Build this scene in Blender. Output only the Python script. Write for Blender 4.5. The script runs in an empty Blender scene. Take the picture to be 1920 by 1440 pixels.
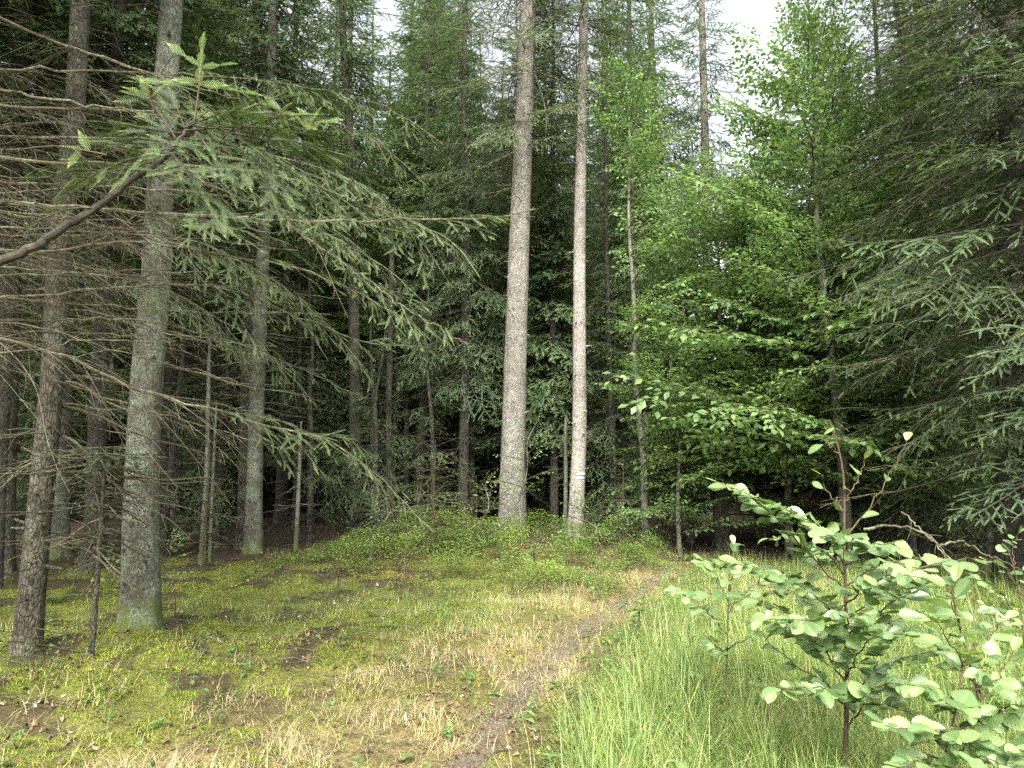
import bpy, math, random
import numpy as np
R = math.radians
rng = np.random.default_rng(7)
random.seed(7)
C = bpy.context.scene.collection
scene = bpy.context.scene

# ------------------------------------------------------------------ camera, world, sun, exposure
PITCH = R(6.5); FPX = 1450.0; EYE = 1.6
cam_d = bpy.data.cameras.new("camera"); cam = bpy.data.objects.new("camera", cam_d); C.objects.link(cam)
cam.location = (0, 0, EYE); cam.rotation_euler = (R(90) + PITCH, 0, 0)
cam_d.sensor_fit = 'HORIZONTAL'; cam_d.sensor_width = 36.0; cam_d.lens = 36.0 * FPX / 1920.0
cam_d.clip_start = 0.05; cam_d.clip_end = 2000
scene.camera = cam

SUN_DIR = np.array([-0.04, -0.74, 0.66]); SUN_DIR /= np.linalg.norm(SUN_DIR)
SUN_EL = math.asin(SUN_DIR[2]); SUN_AZ = math.atan2(SUN_DIR[0], SUN_DIR[1])
world = bpy.data.worlds.new("World"); scene.world = world; world.use_nodes = True
wn = world.node_tree; wn.nodes.clear()
sky = wn.nodes.new("ShaderNodeTexSky"); sky.sky_type = 'NISHITA'; sky.sun_disc = False
sky.sun_elevation = SUN_EL; sky.sun_rotation = SUN_AZ
sky.air_density = 1.0; sky.dust_density = 6.0; sky.ozone_density = 1.0
hs = wn.nodes.new("ShaderNodeHueSaturation"); hs.inputs['Saturation'].default_value = 0.25
bg = wn.nodes.new("ShaderNodeBackground"); bg.inputs['Strength'].default_value = 0.15
wo = wn.nodes.new("ShaderNodeOutputWorld")
wn.links.new(sky.outputs[0], hs.inputs['Color']); wn.links.new(hs.outputs[0], bg.inputs[0]); wn.links.new(bg.outputs[0], wo.inputs[0])
sun_d = bpy.data.lights.new("sun", 'SUN'); sun_d.energy = 2.2; sun_d.angle = R(30); sun_d.color = (1.0, 0.95, 0.86)
sun = bpy.data.objects.new("sun", sun_d); C.objects.link(sun)
sun.rotation_euler = (math.pi / 2 - SUN_EL, 0, math.atan2(SUN_DIR[0], -SUN_DIR[1])); sun.location = (0, 0, 40)
scene.view_settings.view_transform = 'Standard'; scene.view_settings.look = 'None'
scene.view_settings.exposure = 2.08; scene.view_settings.gamma = 1.0
scene.cycles.max_bounces = 7; scene.cycles.diffuse_bounces = 4; scene.cycles.glossy_bounces = 2
scene.cycles.transmission_bounces = 4; scene.cycles.transparent_max_bounces = 4
scene.cycles.use_denoising = False
scene.cycles.sample_clamp_indirect = 2.0

# ------------------------------------------------------------------ helpers: noise, terrain, picture geometry
def vnoise(x, y, sc, seed=0):
    x = np.asarray(x, float) / sc; y = np.asarray(y, float) / sc
    xi = np.floor(x).astype(np.int64); yi = np.floor(y).astype(np.int64)
    fx = x - xi; fy = y - yi; fx = fx * fx * (3 - 2 * fx); fy = fy * fy * (3 - 2 * fy)
    def h(a, b):
        n = (a * 374761393 + b * 668265263 + seed * 974634777) & 0x7fffffff
        n = ((n ^ (n >> 13)) * 1274126177) & 0x7fffffff
        return ((n ^ (n >> 16)) & 0xffff) / 65535.0
    return (h(xi, yi) * (1 - fx) + h(xi + 1, yi) * fx) * (1 - fy) + (h(xi, yi + 1) * (1 - fx) + h(xi + 1, yi + 1) * fx) * fy

def smooth(a, b, x):
    t = np.clip((x - a) / (b - a), 0, 1); return t * t * (3 - 2 * t)

def ray(px, py):
    x = (px - 960.0) / FPX; z = (720.0 - py) / FPX
    c, s = math.cos(PITCH), math.sin(PITCH)
    return np.array([x, c - z * s, s + z * c])
def P(px, py, Y):
    d = ray(px, py); return np.array([0, 0, EYE]) + d * (Y / d[1])
def Gflat(px, py):
    d = ray(px, py); return (np.array([0, 0, EYE]) + d * (-EYE / d[2]))[:2]

PATH = np.array([Gflat(*p) for p in ((560, 1700), (760, 1520), (870, 1430), (940, 1350), (1000, 1290), (1060, 1220), (1115, 1165), (1185, 1115), (1245, 1072), (1300, 1035))])
PATH = np.vstack([PATH, [[3.6, 18.0], [6.0, 26], [9, 40]]])
def path_dist(x, y):
    x = np.asarray(x, float); y = np.asarray(y, float); d = np.full(x.shape, 1e9)
    for a, b in zip(PATH[:-1], PATH[1:]):
        v = b - a; t = np.clip(((x - a[0]) * v[0] + (y - a[1]) * v[1]) / (v @ v), 0, 1)
        d = np.minimum(d, np.hypot(x - a[0] - t * v[0], y - a[1] - t * v[1]))
    return d
def height(x, y):
    x = np.asarray(x, float); y = np.asarray(y, float)
    h = 0.10 * (vnoise(x, y, 3.1, 1) - .5) + 0.07 * (vnoise(x, y, 0.9, 2) - .5) * np.exp(-(y / 25) ** 2) + 0.035 * (vnoise(x, y, 0.3, 3) - .5) * (np.hypot(x, y) < 22)
    h = h + 0.27 * np.exp(-((x - .25) / 2.4) ** 2 / 2 - ((y - 15.8) / 1.9) ** 2 / 2)
    h = h + 0.14 * np.exp(-((x + 2.7) / .75) ** 2 - ((y - 6.4) / .7) ** 2) + 0.08 * np.exp(-((x + 1.4) / .6) ** 2 - ((y - 6.9) / .5) ** 2)
    h = h - 0.07 * np.exp(-(path_dist(x, y) / 0.30) ** 2)
    h = h + 0.06 * (smooth(.34, .60, vnoise(x, y, .28, 41)) - .5) * smooth(.4, -1.2, x) * (np.hypot(x, y) < 16)
    h = h + 0.05 * smooth(1.2, 3, x) * (y < 12)
    h = h + .10 * np.exp(-((x + 3.73) ** 2 + (y - 7.7) ** 2) / .30) + .07 * np.exp(-((x + 4.33) ** 2 + (y - 6.9) ** 2) / .15)
    far = np.clip(y - 24, 0, None); h = h + 0.035 * far ** 1.15 * smooth(0, 20, far)
    return h
def hz(x, y): return float(height(np.array([x]), np.array([y]))[0])
def G(px, py):
    d = ray(px, py); o = np.array([0, 0, EYE]); t = 1.0
    while t < 80:
        p = o + d * t
        if p[2] <= hz(p[0], p[1]): return p
        t += 0.02
    return p

# ------------------------------------------------------------------ helpers: geometry
class Geo:
    def __init__(s): s.V = []; s.T = []; s.Q = []; s.tm = []; s.qm = []; s.c = []; s.n = 0
    def add(s, V, T=None, Q=None, mt=0, tint=0.5):
        V = np.asarray(V, np.float32).reshape(-1, 3); n = len(V)
        if T is not None and len(T):
            T = np.asarray(T, np.int64).reshape(-1, 3); s.T.append(T + s.n); s.tm.append(np.broadcast_to(np.asarray(mt), (len(T),)))
        if Q is not None and len(Q):
            Q = np.asarray(Q, np.int64).reshape(-1, 4); s.Q.append(Q + s.n); s.qm.append(np.broadcast_to(np.asarray(mt), (len(Q),)))
        s.V.append(V); s.c.append(np.broadcast_to(np.asarray(tint, np.float32), (n,))); s.n += n
        return s
    def pack(s):
        cat = lambda L, sh, dt: np.concatenate(L).astype(dt) if L else np.zeros(sh, dt)
        return dict(V=cat(s.V, (0, 3), np.float32), T=cat(s.T, (0, 3), np.int64), Q=cat(s.Q, (0, 4), np.int64),
                    tm=cat(s.tm, (0,), np.int32), qm=cat(s.qm, (0,), np.int32), c=cat(s.c, (0,), np.float32))
    def addp(s, g, off=None):
        V = g['V'] if off is None else g['V'] + np.asarray(off, np.float32)
        n0 = s.n
        s.V.append(V); s.c.append(g['c']); s.n += len(V)
        if len(g['T']): s.T.append(g['T'] + n0); s.tm.append(g['tm'])
        if len(g['Q']): s.Q.append(g['Q'] + n0); s.qm.append(g['qm'])
    def inst(s, g, M, dt=None):
        """copies of packed g under the (K,4,3) frames M (rows: x axis, y axis, z axis, origin)"""
        M = np.asarray(M, np.float32); K = len(M)
        if K == 0: return
        n = len(g['V'])
        V = np.einsum('ni,kij->knj', g['V'], M[:, :3]) + M[:, 3][:, None]
        offs = (np.arange(K) * n)[:, None, None] + s.n
        if len(g['T']): s.T.append((g['T'][None] + offs).reshape(-1, 3)); s.tm.append(np.tile(g['tm'], K))
        if len(g['Q']): s.Q.append((g['Q'][None] + offs).reshape(-1, 4)); s.qm.append(np.tile(g['qm'], K))
        c = np.tile(g['c'], (K, 1))
        if dt is not None: c = c + np.asarray(dt, np.float32)[:, None]
        s.V.append(V.reshape(-1, 3)); s.c.append(np.clip(c, 0, 1).reshape(-1)); s.n += n * K

def to_mesh(name, g, mats, smooth_=False):
    if isinstance(g, Geo): g = g.pack()
    me = bpy.data.meshes.new(name)
    nT, nQ = len(g['T']), len(g['Q']); nl = 3 * nT + 4 * nQ
    me.vertices.add(len(g['V'])); me.vertices.foreach_set('co', g['V'].astype(np.float32).ravel())
    me.loops.add(nl); me.loops.foreach_set('vertex_index', np.concatenate([g['T'].ravel(), g['Q'].ravel()]).astype(np.int32))
    me.polygons.add(nT + nQ)
    me.polygons.foreach_set('loop_start', np.concatenate([np.arange(nT) * 3, 3 * nT + np.arange(nQ) * 4]).astype(np.int32))
    me.polygons.foreach_set('material_index', np.concatenate([g['tm'], g['qm']]).astype(np.int32))
    me.polygons.foreach_set('use_smooth', np.full(nT + nQ, bool(smooth_)))
    me.update(calc_edges=True)
    at = me.attributes.new('tint', 'FLOAT', 'POINT'); at.data.foreach_set('value', g['c'].astype(np.float32))
    for m in mats: me.materials.append(m)
    return me

def tag(o, label=None, cat=None, group=None, kind=None):
    if label: o['label'] = label
    if cat: o['category'] = cat
    if group: o['group'] = group
    if kind: o['kind'] = kind
    return o
def thing(name, label, cat, loc=(0, 0, 0), group=None, rz=0.0, sc=1.0):
    o = bpy.data.objects.new(name, None); o.empty_display_size = .2; C.objects.link(o)
    o.location = tuple(float(v) for v in loc); o.rotation_euler = (0, 0, rz); o.scale = (sc, sc, sc)
    return tag(o, label, cat, group)
def part(name, g, mats, parent, smooth_=False):
    me = g if isinstance(g, bpy.types.Mesh) else to_mesh(name, g, mats, smooth_)
    o = bpy.data.objects.new(name, me); C.objects.link(o); o.parent = parent
    return o
def solo(name, g, mats, label=None, cat=None, group=None, kind=None, smooth_=False, loc=(0, 0, 0)):
    o = bpy.data.objects.new(name, to_mesh(name, g, mats, smooth_)); C.objects.link(o); o.location = tuple(float(v) for v in loc)
    return tag(o, label, cat, group, kind)

def unit(v):
    v = np.asarray(v, float); return v / (np.linalg.norm(v, axis=-1, keepdims=True) + 1e-12)
def spline(pts, n):
    pts = np.asarray(pts, float); m = len(pts)
    if m == 2: return pts[0] + (pts[1] - pts[0]) * np.linspace(0, 1, n)[:, None]
    q = np.vstack([2 * pts[0] - pts[1], pts, 2 * pts[-1] - pts[-2]])
    seg = np.concatenate([[0], np.cumsum(np.linalg.norm(np.diff(pts[:, :3], axis=0), axis=1))]); u = np.linspace(0, seg[-1], n)
    out = []
    for x in u:
        i = min(max(np.searchsorted(seg, x, 'right') - 1, 0), m - 2); t = (x - seg[i]) / (seg[i + 1] - seg[i])
        p0, p1, p2, p3 = q[i], q[i + 1], q[i + 2], q[i + 3]
        out.append(.5 * (2 * p1 + (p2 - p0) * t + (2 * p0 - 5 * p1 + 4 * p2 - p3) * t * t + (3 * p1 - p0 - 3 * p2 + p3) * t ** 3))
    return np.array(out)
_CS = {k: np.stack([np.cos(np.arange(k) * 2 * np.pi / k), np.sin(np.arange(k) * 2 * np.pi / k)], 1) for k in (3, 4, 5, 6, 8, 10, 12, 16, 20, 28, 36, 48)}
def tube(geo, Pt, Rd, sides=3, mt=0, tint=0.5, cap=False):
    Pt = np.asarray(Pt, float); n = len(Pt); Rd = np.broadcast_to(np.asarray(Rd, float), (n,))
    T = np.empty_like(Pt); T[1:-1] = Pt[2:] - Pt[:-2]; T[0] = Pt[1] - Pt[0]; T[-1] = Pt[-1] - Pt[-2]; T = unit(T)
    ref = np.array([0, 0, 1.0]) if abs(T[:, 2]).mean() < .8 else np.array([1.0, 0, 0])
    A = unit(np.cross(T, ref)); B = np.cross(T, A); cs = _CS[sides]
    V = Pt[:, None] + Rd[:, None, None] * (A[:, None] * cs[None, :, :1] + B[:, None] * cs[None, :, 1:])
    i = np.arange(n - 1)[:, None] * sides; j = np.arange(sides)[None]; j2 = (j + 1) % sides
    Q = np.stack([i + j, i + j2, i + sides + j2, i + sides + j], -1).reshape(-1, 4)
    Tt = None
    if cap: Tt = [[(n - 1) * sides, (n - 1) * sides + k, (n - 1) * sides + k + 1] for k in range(1, sides - 1)]
    geo.add(V.reshape(-1, 3), Tt, Q, mt, tint)
def frames(O, D, U, L, W=1.0):
    D = unit(D); S = unit(np.cross(U, D)); N = np.cross(D, S)
    L = np.broadcast_to(np.asarray(L, float), (len(D),)); W = np.broadcast_to(np.asarray(W, float), (len(D),))
    return np.stack([D * L[:, None], S * W[:, None], N * W[:, None], np.asarray(O, float)], 1)

# ------------------------------------------------------------------ materials
def nodes(name):
    m = bpy.data.materials.new(name); m.use_nodes = True; nt = m.node_tree; nt.nodes.clear()
    out = nt.nodes.new("ShaderNodeOutputMaterial"); return m, nt, out
def ramp(nt, fac, stops):
    r = nt.nodes.new("ShaderNodeValToRGB"); e = r.color_ramp.elements
    while len(e) > 1: e.remove(e[-1])
    for i, (p, c) in enumerate(stops):
        k = e[0] if i == 0 else e.new(p)
        k.position = p; k.color = (*c, 1)
    nt.links.new(fac, r.inputs[0]); return r.outputs[0]
def noise(nt, vec, scale, detail=4, rough=.6, dist=0.0):
    n = nt.nodes.new("ShaderNodeTexNoise"); n.inputs['Scale'].default_value = scale; n.inputs['Detail'].default_value = detail
    n.inputs['Roughness'].default_value = rough; n.inputs['Distortion'].default_value = dist
    if vec is not None: nt.links.new(vec, n.inputs['Vector'])
    return n.outputs[0]
def mix(nt, fac, a, b, blend='MIX'):
    m = nt.nodes.new("ShaderNodeMix"); m.data_type = 'RGBA'; m.blend_type = blend
    for k, v in ((0, fac), (6, a), (7, b)):
        if isinstance(v, (int, float)): m.inputs[k].default_value = v
        elif isinstance(v, tuple): m.inputs[k].default_value = (*v, 1)
        else: nt.links.new(v, m.inputs[k])
    return m.outputs[2]
def math_(nt, op, a, b=0.0, c=0.0):
    m = nt.nodes.new("ShaderNodeMath"); m.operation = op
    for k, v in enumerate((a, b, c)):
        if isinstance(v, (int, float)): m.inputs[k].default_value = v
        else: nt.links.new(v, m.inputs[k])
    return m.outputs[0]
def objvec(nt, scale=(1, 1, 1)):
    tc = nt.nodes.new("ShaderNodeTexCoord"); mp = nt.nodes.new("ShaderNodeMapping"); mp.inputs['Scale'].default_value = scale
    nt.links.new(tc.outputs['Object'], mp.inputs[0]); return mp.outputs[0]

def leafmat(name, stops, trans=.3, rough=.5, spec=.4, tcol=(1.25, 1.35, .6), vary=.25):
    m, nt, out = nodes(name)
    a = nt.nodes.new("ShaderNodeAttribute"); a.attribute_name = 'tint'
    oi = nt.nodes.new("ShaderNodeObjectInfo")
    col = ramp(nt, a.outputs['Fac'], stops)
    nz = noise(nt, objvec(nt), 1.3, 2)
    v = math_(nt, 'MULTIPLY_ADD', nz, vary * 2, 1 - vary)
    v2 = math_(nt, 'MULTIPLY_ADD', oi.outputs['Random'], .3, .85)
    v = math_(nt, 'MULTIPLY', v, v2)
    hsv = nt.nodes.new("ShaderNodeHueSaturation"); nt.links.new(col, hsv.inputs['Color']); nt.links.new(v, hsv.inputs['Value'])
    p = nt.nodes.new("ShaderNodeBsdfPrincipled"); nt.links.new(hsv.outputs[0], p.inputs['Base Color'])
    p.inputs['Roughness'].default_value = rough; p.inputs['Specular IOR Level'].default_value = spec
    if trans <= 0:
        nt.links.new(p.outputs[0], out.inputs[0]); return m
    tr = nt.nodes.new("ShaderNodeBsdfTranslucent"); tc = mix(nt, 1.0, hsv.outputs[0], tcol, 'MULTIPLY'); nt.links.new(tc, tr.inputs[0])
    mx = nt.nodes.new("ShaderNodeMixShader"); mx.inputs[0].default_value = trans
    nt.links.new(p.outputs[0], mx.inputs[1]); nt.links.new(tr.outputs[0], mx.inputs[2]); nt.links.new(mx.outputs[0], out.inputs[0])
    return m
def barkmat(name, dark, light, lichen=None, lich_amt=.5, scale=28, stretch=.35, bump=.02, moss_h=0.0, plates=True):
    m, nt, out = nodes(name)
    v = objvec(nt, (1, 1, stretch)); v1 = objvec(nt)
    n1 = noise(nt, v, scale, 6, .7, .4)
    col = ramp(nt, n1, [(.34, dark), (.52, tuple(.5 * (a + b) for a, b in zip(dark, light))), (.66, light)])
    hgt = n1
    if plates:
        vo = nt.nodes.new("ShaderNodeTexVoronoi"); vo.feature = 'DISTANCE_TO_EDGE'; vo.inputs['Scale'].default_value = scale * 1.1
        wv = nt.nodes.new("ShaderNodeVectorMath"); wv.operation = 'ADD'
        nn = nt.nodes.new("ShaderNodeTexNoise"); nn.inputs['Scale'].default_value = scale * .8; nt.links.new(v, nn.inputs['Vector'])
        sc = nt.nodes.new("ShaderNodeVectorMath"); sc.operation = 'SCALE'; sc.inputs['Scale'].default_value = .05
        nt.links.new(nn.outputs['Color'], sc.inputs[0]); nt.links.new(v, wv.inputs[0]); nt.links.new(sc.outputs[0], wv.inputs[1]); nt.links.new(wv.outputs[0], vo.inputs['Vector'])
        cr = ramp(nt, vo.outputs['Distance'], [(0.0, (.25,) * 3), (.10, (1,) * 3)])
        col = mix(nt, .8, col, cr, 'MULTIPLY')
        e = math_(nt, 'MINIMUM', math_(nt, 'MULTIPLY', vo.outputs['Distance'], 4.0), .6)
        hgt = math_(nt, 'ADD', n1, e)
    if lichen:
        l1 = noise(nt, v1, 3.2, 5, .65); l2 = noise(nt, v1, 48, 4, .7)
        f = math_(nt, 'MULTIPLY', ramp(nt, l1, [(.43, (0,) * 3), (.56, (1,) * 3)]), ramp(nt, l2, [(.44, (0,) * 3), (.56, (1,) * 3)]))
        f = math_(nt, 'MULTIPLY', f, lich_amt); col = mix(nt, f, col, lichen)
    big = noise(nt, v1, 2.1, 6, .72); col = mix(nt, 1.0, col, ramp(nt, big, [(.3, (.55, .54, .50)), (.5, (.95, .95, .92)), (.7, (1.3, 1.28, 1.24))]), 'MULTIPLY')
    kv = nt.nodes.new("ShaderNodeTexVoronoi"); kv.inputs['Scale'].default_value = 4.2; nt.links.new(objvec(nt, (1, 1, .9)), kv.inputs['Vector'])
    kd = math_(nt, 'ADD', kv.outputs['Distance'], math_(nt, 'MULTIPLY', noise(nt, v1, 30, 3), .10))
    col = mix(nt, ramp(nt, kd, [(.13, (.85,) * 3), (.20, (0,) * 3)]), col, tuple(.45 * c for c in dark))
    if moss_h > 0:
        s = nt.nodes.new("ShaderNodeSeparateXYZ"); nt.links.new(v1, s.inputs[0])
        mz = math_(nt, 'ADD', s.outputs[2], math_(nt, 'MULTIPLY', math_(nt, 'SUBTRACT', noise(nt, v1, 7, 4), .5), moss_h * 2.4))
        f = ramp(nt, mz, [(0.0, (1,) * 3), (moss_h, (0,) * 3)]); col = mix(nt, f, col, mix(nt, noise(nt, v1, 60, 2), (.03, .045, .012), (.11, .13, .03)))
    p = nt.nodes.new("ShaderNodeBsdfPrincipled"); nt.links.new(col, p.inputs['Base Color']); p.inputs['Roughness'].default_value = .85
    p.inputs['Specular IOR Level'].default_value = .2
    b = nt.nodes.new("ShaderNodeBump"); b.inputs['Strength'].default_value = .9; b.inputs['Distance'].default_value = bump
    nt.links.new(hgt, b.inputs['Height']); nt.links.new(b.outputs[0], p.inputs['Normal']); nt.links.new(p.outputs[0], out.inputs[0])
    return m

M = {}
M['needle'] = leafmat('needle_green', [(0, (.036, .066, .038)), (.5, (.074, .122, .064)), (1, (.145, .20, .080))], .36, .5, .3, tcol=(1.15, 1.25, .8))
M['needle_grey'] = leafmat('needle_grey_green', [(0, (.034, .060, .030)), (.5, (.072, .112, .052)), (1, (.14, .20, .065))], .25, .5, .3)
M['needle_shoot'] = leafmat('needle_bright_shoot', [(0, (.085, .16, .03)), (1, (.20, .32, .06))], .4, .45, .4)
M['needle_dead'] = leafmat('needle_dead', [(0, (.16, .085, .035)), (1, (.34, .19, .08))], .2, .7, .2)
M['beech'] = leafmat('beech_leaf', [(0, (.080, .145, .05)), (.5, (.145, .228, .085)), (.95, (.24, .33, .11)), (1, (.45, .35, .06))], .48, .42, .45, tcol=(1.15, 1.25, .75))
M['alder'] = leafmat('alder_leaf', [(0, (.07, .135, .045)), (.5, (.15, .235, .09)), (1, (.28, .37, .15))], .38, .42, .7, vary=.15)
M['bilberry'] = leafmat('bilberry_leaf', [(0, (.06, .115, .03)), (.5, (.125, .20, .045)), (.9, (.22, .29, .06)), (1, (.34, .17, .05))], .35, .45, .4)
M['grass'] = leafmat('grass_blade', [(0, (.06, .115, .03)), (.5, (.175, .255, .07)), (1, (.40, .41, .16))], .4, .45, .4, vary=.2)
M['straw'] = leafmat('dry_grass', [(0, (.17, .19, .06)), (.4, (.34, .29, .14)), (1, (.54, .46, .27))], .25, .6, .3, tcol=(1.1, 1, .75))
M['moss'] = leafmat('moss_tuft', [(0, (.07, .10, .016)), (.5, (.18, .225, .028)), (1, (.34, .38, .05))], .3, .6, .2)
M['litter'] = leafmat('dead_leaf', [(0, (.055, .032, .018)), (.5, (.16, .10, .06)), (1, (.40, .32, .24))], .1, .65, .3, tcol=(1, .9, .7))
M['orange'] = leafmat('orange_leaf', [(0, (.22, .075, .025)), (1, (.42, .17, .06))], .3, .6, .2, tcol=(1, .8, .5))
M['twig'] = barkmat('twig_bark', (.034, .026, .018), (.115, .095, .062), (.16, .175, .115), .8, 40, .5, .004, plates=False)
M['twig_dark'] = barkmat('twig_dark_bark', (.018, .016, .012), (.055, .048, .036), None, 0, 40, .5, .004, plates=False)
M['twig_brown'] = barkmat('sapling_bark', (.035, .024, .015), (.105, .075, .045), None, 0, 60, .5, .002, plates=False)
M['bark_brown'] = barkmat('brown_spruce_bark', (.028, .023, .017), (.110, .096, .075), (.17, .19, .14), .45, 26, .45, .02)
M['bark_lichen'] = barkmat('lichen_fir_bark', (.030, .029, .023), (.115, .112, .088), (.21, .25, .19), .8, 34, .6, .014, moss_h=.35, plates=False)
M['bark_pale'] = barkmat('pale_grey_bark', (.085, .072, .060), (.285, .268, .246), (.25, .28, .22), .45, 30, .6, .016, moss_h=.5)
M['bark_white'] = barkmat('whitish_pink_bark', (.11, .092, .08), (.35, .325, .303), (.34, .36, .30), .35, 30, .6, .010)
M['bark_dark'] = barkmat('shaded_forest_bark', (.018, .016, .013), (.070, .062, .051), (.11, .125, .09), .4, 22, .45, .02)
M['bark_smooth'] = barkmat('smooth_beech_bark', (.055, .050, .042), (.15, .14, .12), (.2, .22, .18), .4, 12, .7, .005, plates=False)
def flatmat(name, col, rough=.6):
    m, nt, out = nodes(name); p = nt.nodes.new("ShaderNodeBsdfPrincipled")
    n = noise(nt, objvec(nt), 60, 4); c = mix(nt, n, tuple(x * .85 for x in col), col); nt.links.new(c, p.inputs['Base Color']); p.inputs['Roughness'].default_value = rough
    nt.links.new(p.outputs[0], out.inputs[0]); return m
M['paint_white'] = flatmat('white_paint', (.80, .80, .78)); M['paint_teal'] = flatmat('teal_paint', (.004, .07, .07))
def groundmat():
    m, nt, out = nodes('forest_floor'); v = objvec(nt)
    at = lambda n: (lambda a: (setattr(a, 'attribute_name', n), a.outputs['Fac'])[1])(nt.nodes.new("ShaderNodeAttribute"))
    n1 = noise(nt, v, 9, 8, .7); n2 = noise(nt, v, 55, 5, .7); n3 = noise(nt, v, 2.2, 4)
    soil = mix(nt, n2, ramp(nt, n1, [(.3, (.014, .010, .006)), (.55, (.042, .030, .019)), (.75, (.095, .070, .046))]), (.055, .040, .026))
    moss = ramp(nt, n2, [(.3, (.05, .062, .012)), (.5, (.13, .155, .024)), (.72, (.25, .28, .04))])
    straw = ramp(nt, n2, [(.3, (.10, .082, .03)), (.5, (.22, .175, .075)), (.72, (.36, .29, .14))])
    grs = ramp(nt, n2, [(.3, (.04, .060, .015)), (.6, (.10, .14, .03))])
    pth = ramp(nt, n2, [(.3, (.052, .041, .032)), (.5, (.125, .100, .078)), (.7, (.24, .20, .16))])
    br = lambda f: math_(nt, 'MULTIPLY', f, math_(nt, 'MULTIPLY_ADD', n1, 2.4, -.55))
    cl = lambda f: (lambda c: (nt.links.new(f, c.inputs[0]), c.outputs[0])[1])(nt.nodes.new("ShaderNodeClamp"))
    col = mix(nt, cl(br(at('m_moss'))), soil, moss); col = mix(nt, cl(br(at('m_straw'))), col, straw)
    col = mix(nt, cl(br(at('m_grass'))), col, grs); col = mix(nt, at('m_path'), col, pth)
    p = nt.nodes.new("ShaderNodeBsdfPrincipled"); nt.links.new(col, p.inputs['Base Color']); p.inputs['Roughness'].default_value = .9; p.inputs['Specular IOR Level'].default_value = .15
    b = nt.nodes.new("ShaderNodeBump"); b.inputs['Strength'].default_value = 1; b.inputs['Distance'].default_value = .03
    nt.links.new(math_(nt, 'ADD', n1, math_(nt, 'MULTIPLY', n2, .6)), b.inputs['Height']); nt.links.new(b.outputs[0], p.inputs['Normal']); nt.links.new(p.outputs[0], out.inputs[0])
    return m
M['ground'] = groundmat()

# ------------------------------------------------------------------ ground
def blob(x, y, cx, cy, sx, sy): return np.exp(-((x - cx) / sx) ** 2 - ((y - cy) / sy) ** 2)
def masks(x, y):
    n = vnoise(x, y, .8, 11); n2 = vnoise(x, y, .35, 12)
    pd = path_dist(x, y); clear = smooth(15.5, 12.5, y + .5 * (n - .5)) * smooth(-9, -6.5, x) * smooth(10, 7, x)
    # path runs right and away: side of it
    px = np.interp(y, PATH[:, 1], PATH[:, 0]); side = x - px
    path = np.exp(-(pd / (.08 + .15 * n)) ** 2.5) * (.40 + .80 * n2) * (1 - .25 * smooth(6.5, 10, y)) * (y < 13.5)
    path = np.clip(path, 0, 1)
    grass = smooth(.25, .9, side) * clear + .45 * blob(x, y, -.5, 8.1, .8, .7) + .5 * blob(x, y, -2.6, 9.8, 2.0, 1.2) + .6 * blob(x, y, -.3, 9.3, 1.1, .8)
    straw = (.55 + .45 * smooth(.35, .6, vnoise(x, y, .55, 14))) * smooth(-2.2, -.7, side) * smooth(.5, .1, side) * clear + .6 * blob(x, y, -1.8, 4.6, 1.4, .8) * (side < 0) + .8 * blob(x, y, 3.6, 10.3, 2.6, 1.2)
    moss = (smooth(-.7, -1.5, side) * clear * (1 - .45 * smooth(9.0, 11, y)) + .4 * clear) * (lambda q: q + (1 - q) * smooth(.32, .48, vnoise(x, y, .45, 43) + .35 * (vnoise(x, y, .16, 44) - .5)))(.10 + .55 * smooth(-1.6, -.4, x))
    grass = grass * (1 - .7 * blob(x, y, 3.6, 10.3, 2.8, 1.4))
    return [np.clip(v, 0, 1) for v in (path, grass, straw, moss)]
def axis(lo, hi, fine_lo, fine_hi, step):
    a = [fine_lo]
    s = step
    while a[-1] > lo: s *= 1.12; a.append(a[-1] - s)
    b = list(np.arange(fine_lo, fine_hi, step)); s = step
    while b[-1] < hi: s *= 1.12; b.append(b[-1] + s)
    return np.array(sorted(set(a)) [:-1] + b)
gx = axis(-400, 400, -8, 8, .06); gy = axis(-300, 600, 2.0, 17, .06)
XX, YY = np.meshgrid(gx, gy); nx, ny = len(gx), len(gy)
gg = Geo(); idx = (np.arange(ny - 1)[:, None] * nx + np.arange(nx - 1)[None])
gg.add(np.stack([XX, YY, height(XX, YY)], -1).reshape(-1, 3), None, np.stack([idx, idx + 1, idx + nx + 1, idx + nx], -1).reshape(-1, 4))
ground = solo('ground', gg, [M['ground']], kind='structure', smooth_=True)
for nme, v in zip(('m_path', 'm_grass', 'm_straw', 'm_moss'), masks(XX, YY)):
    a = ground.data.attributes.new(nme, 'FLOAT', 'POINT'); a.data.foreach_set('value', v.ravel().astype(np.float32))

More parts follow.
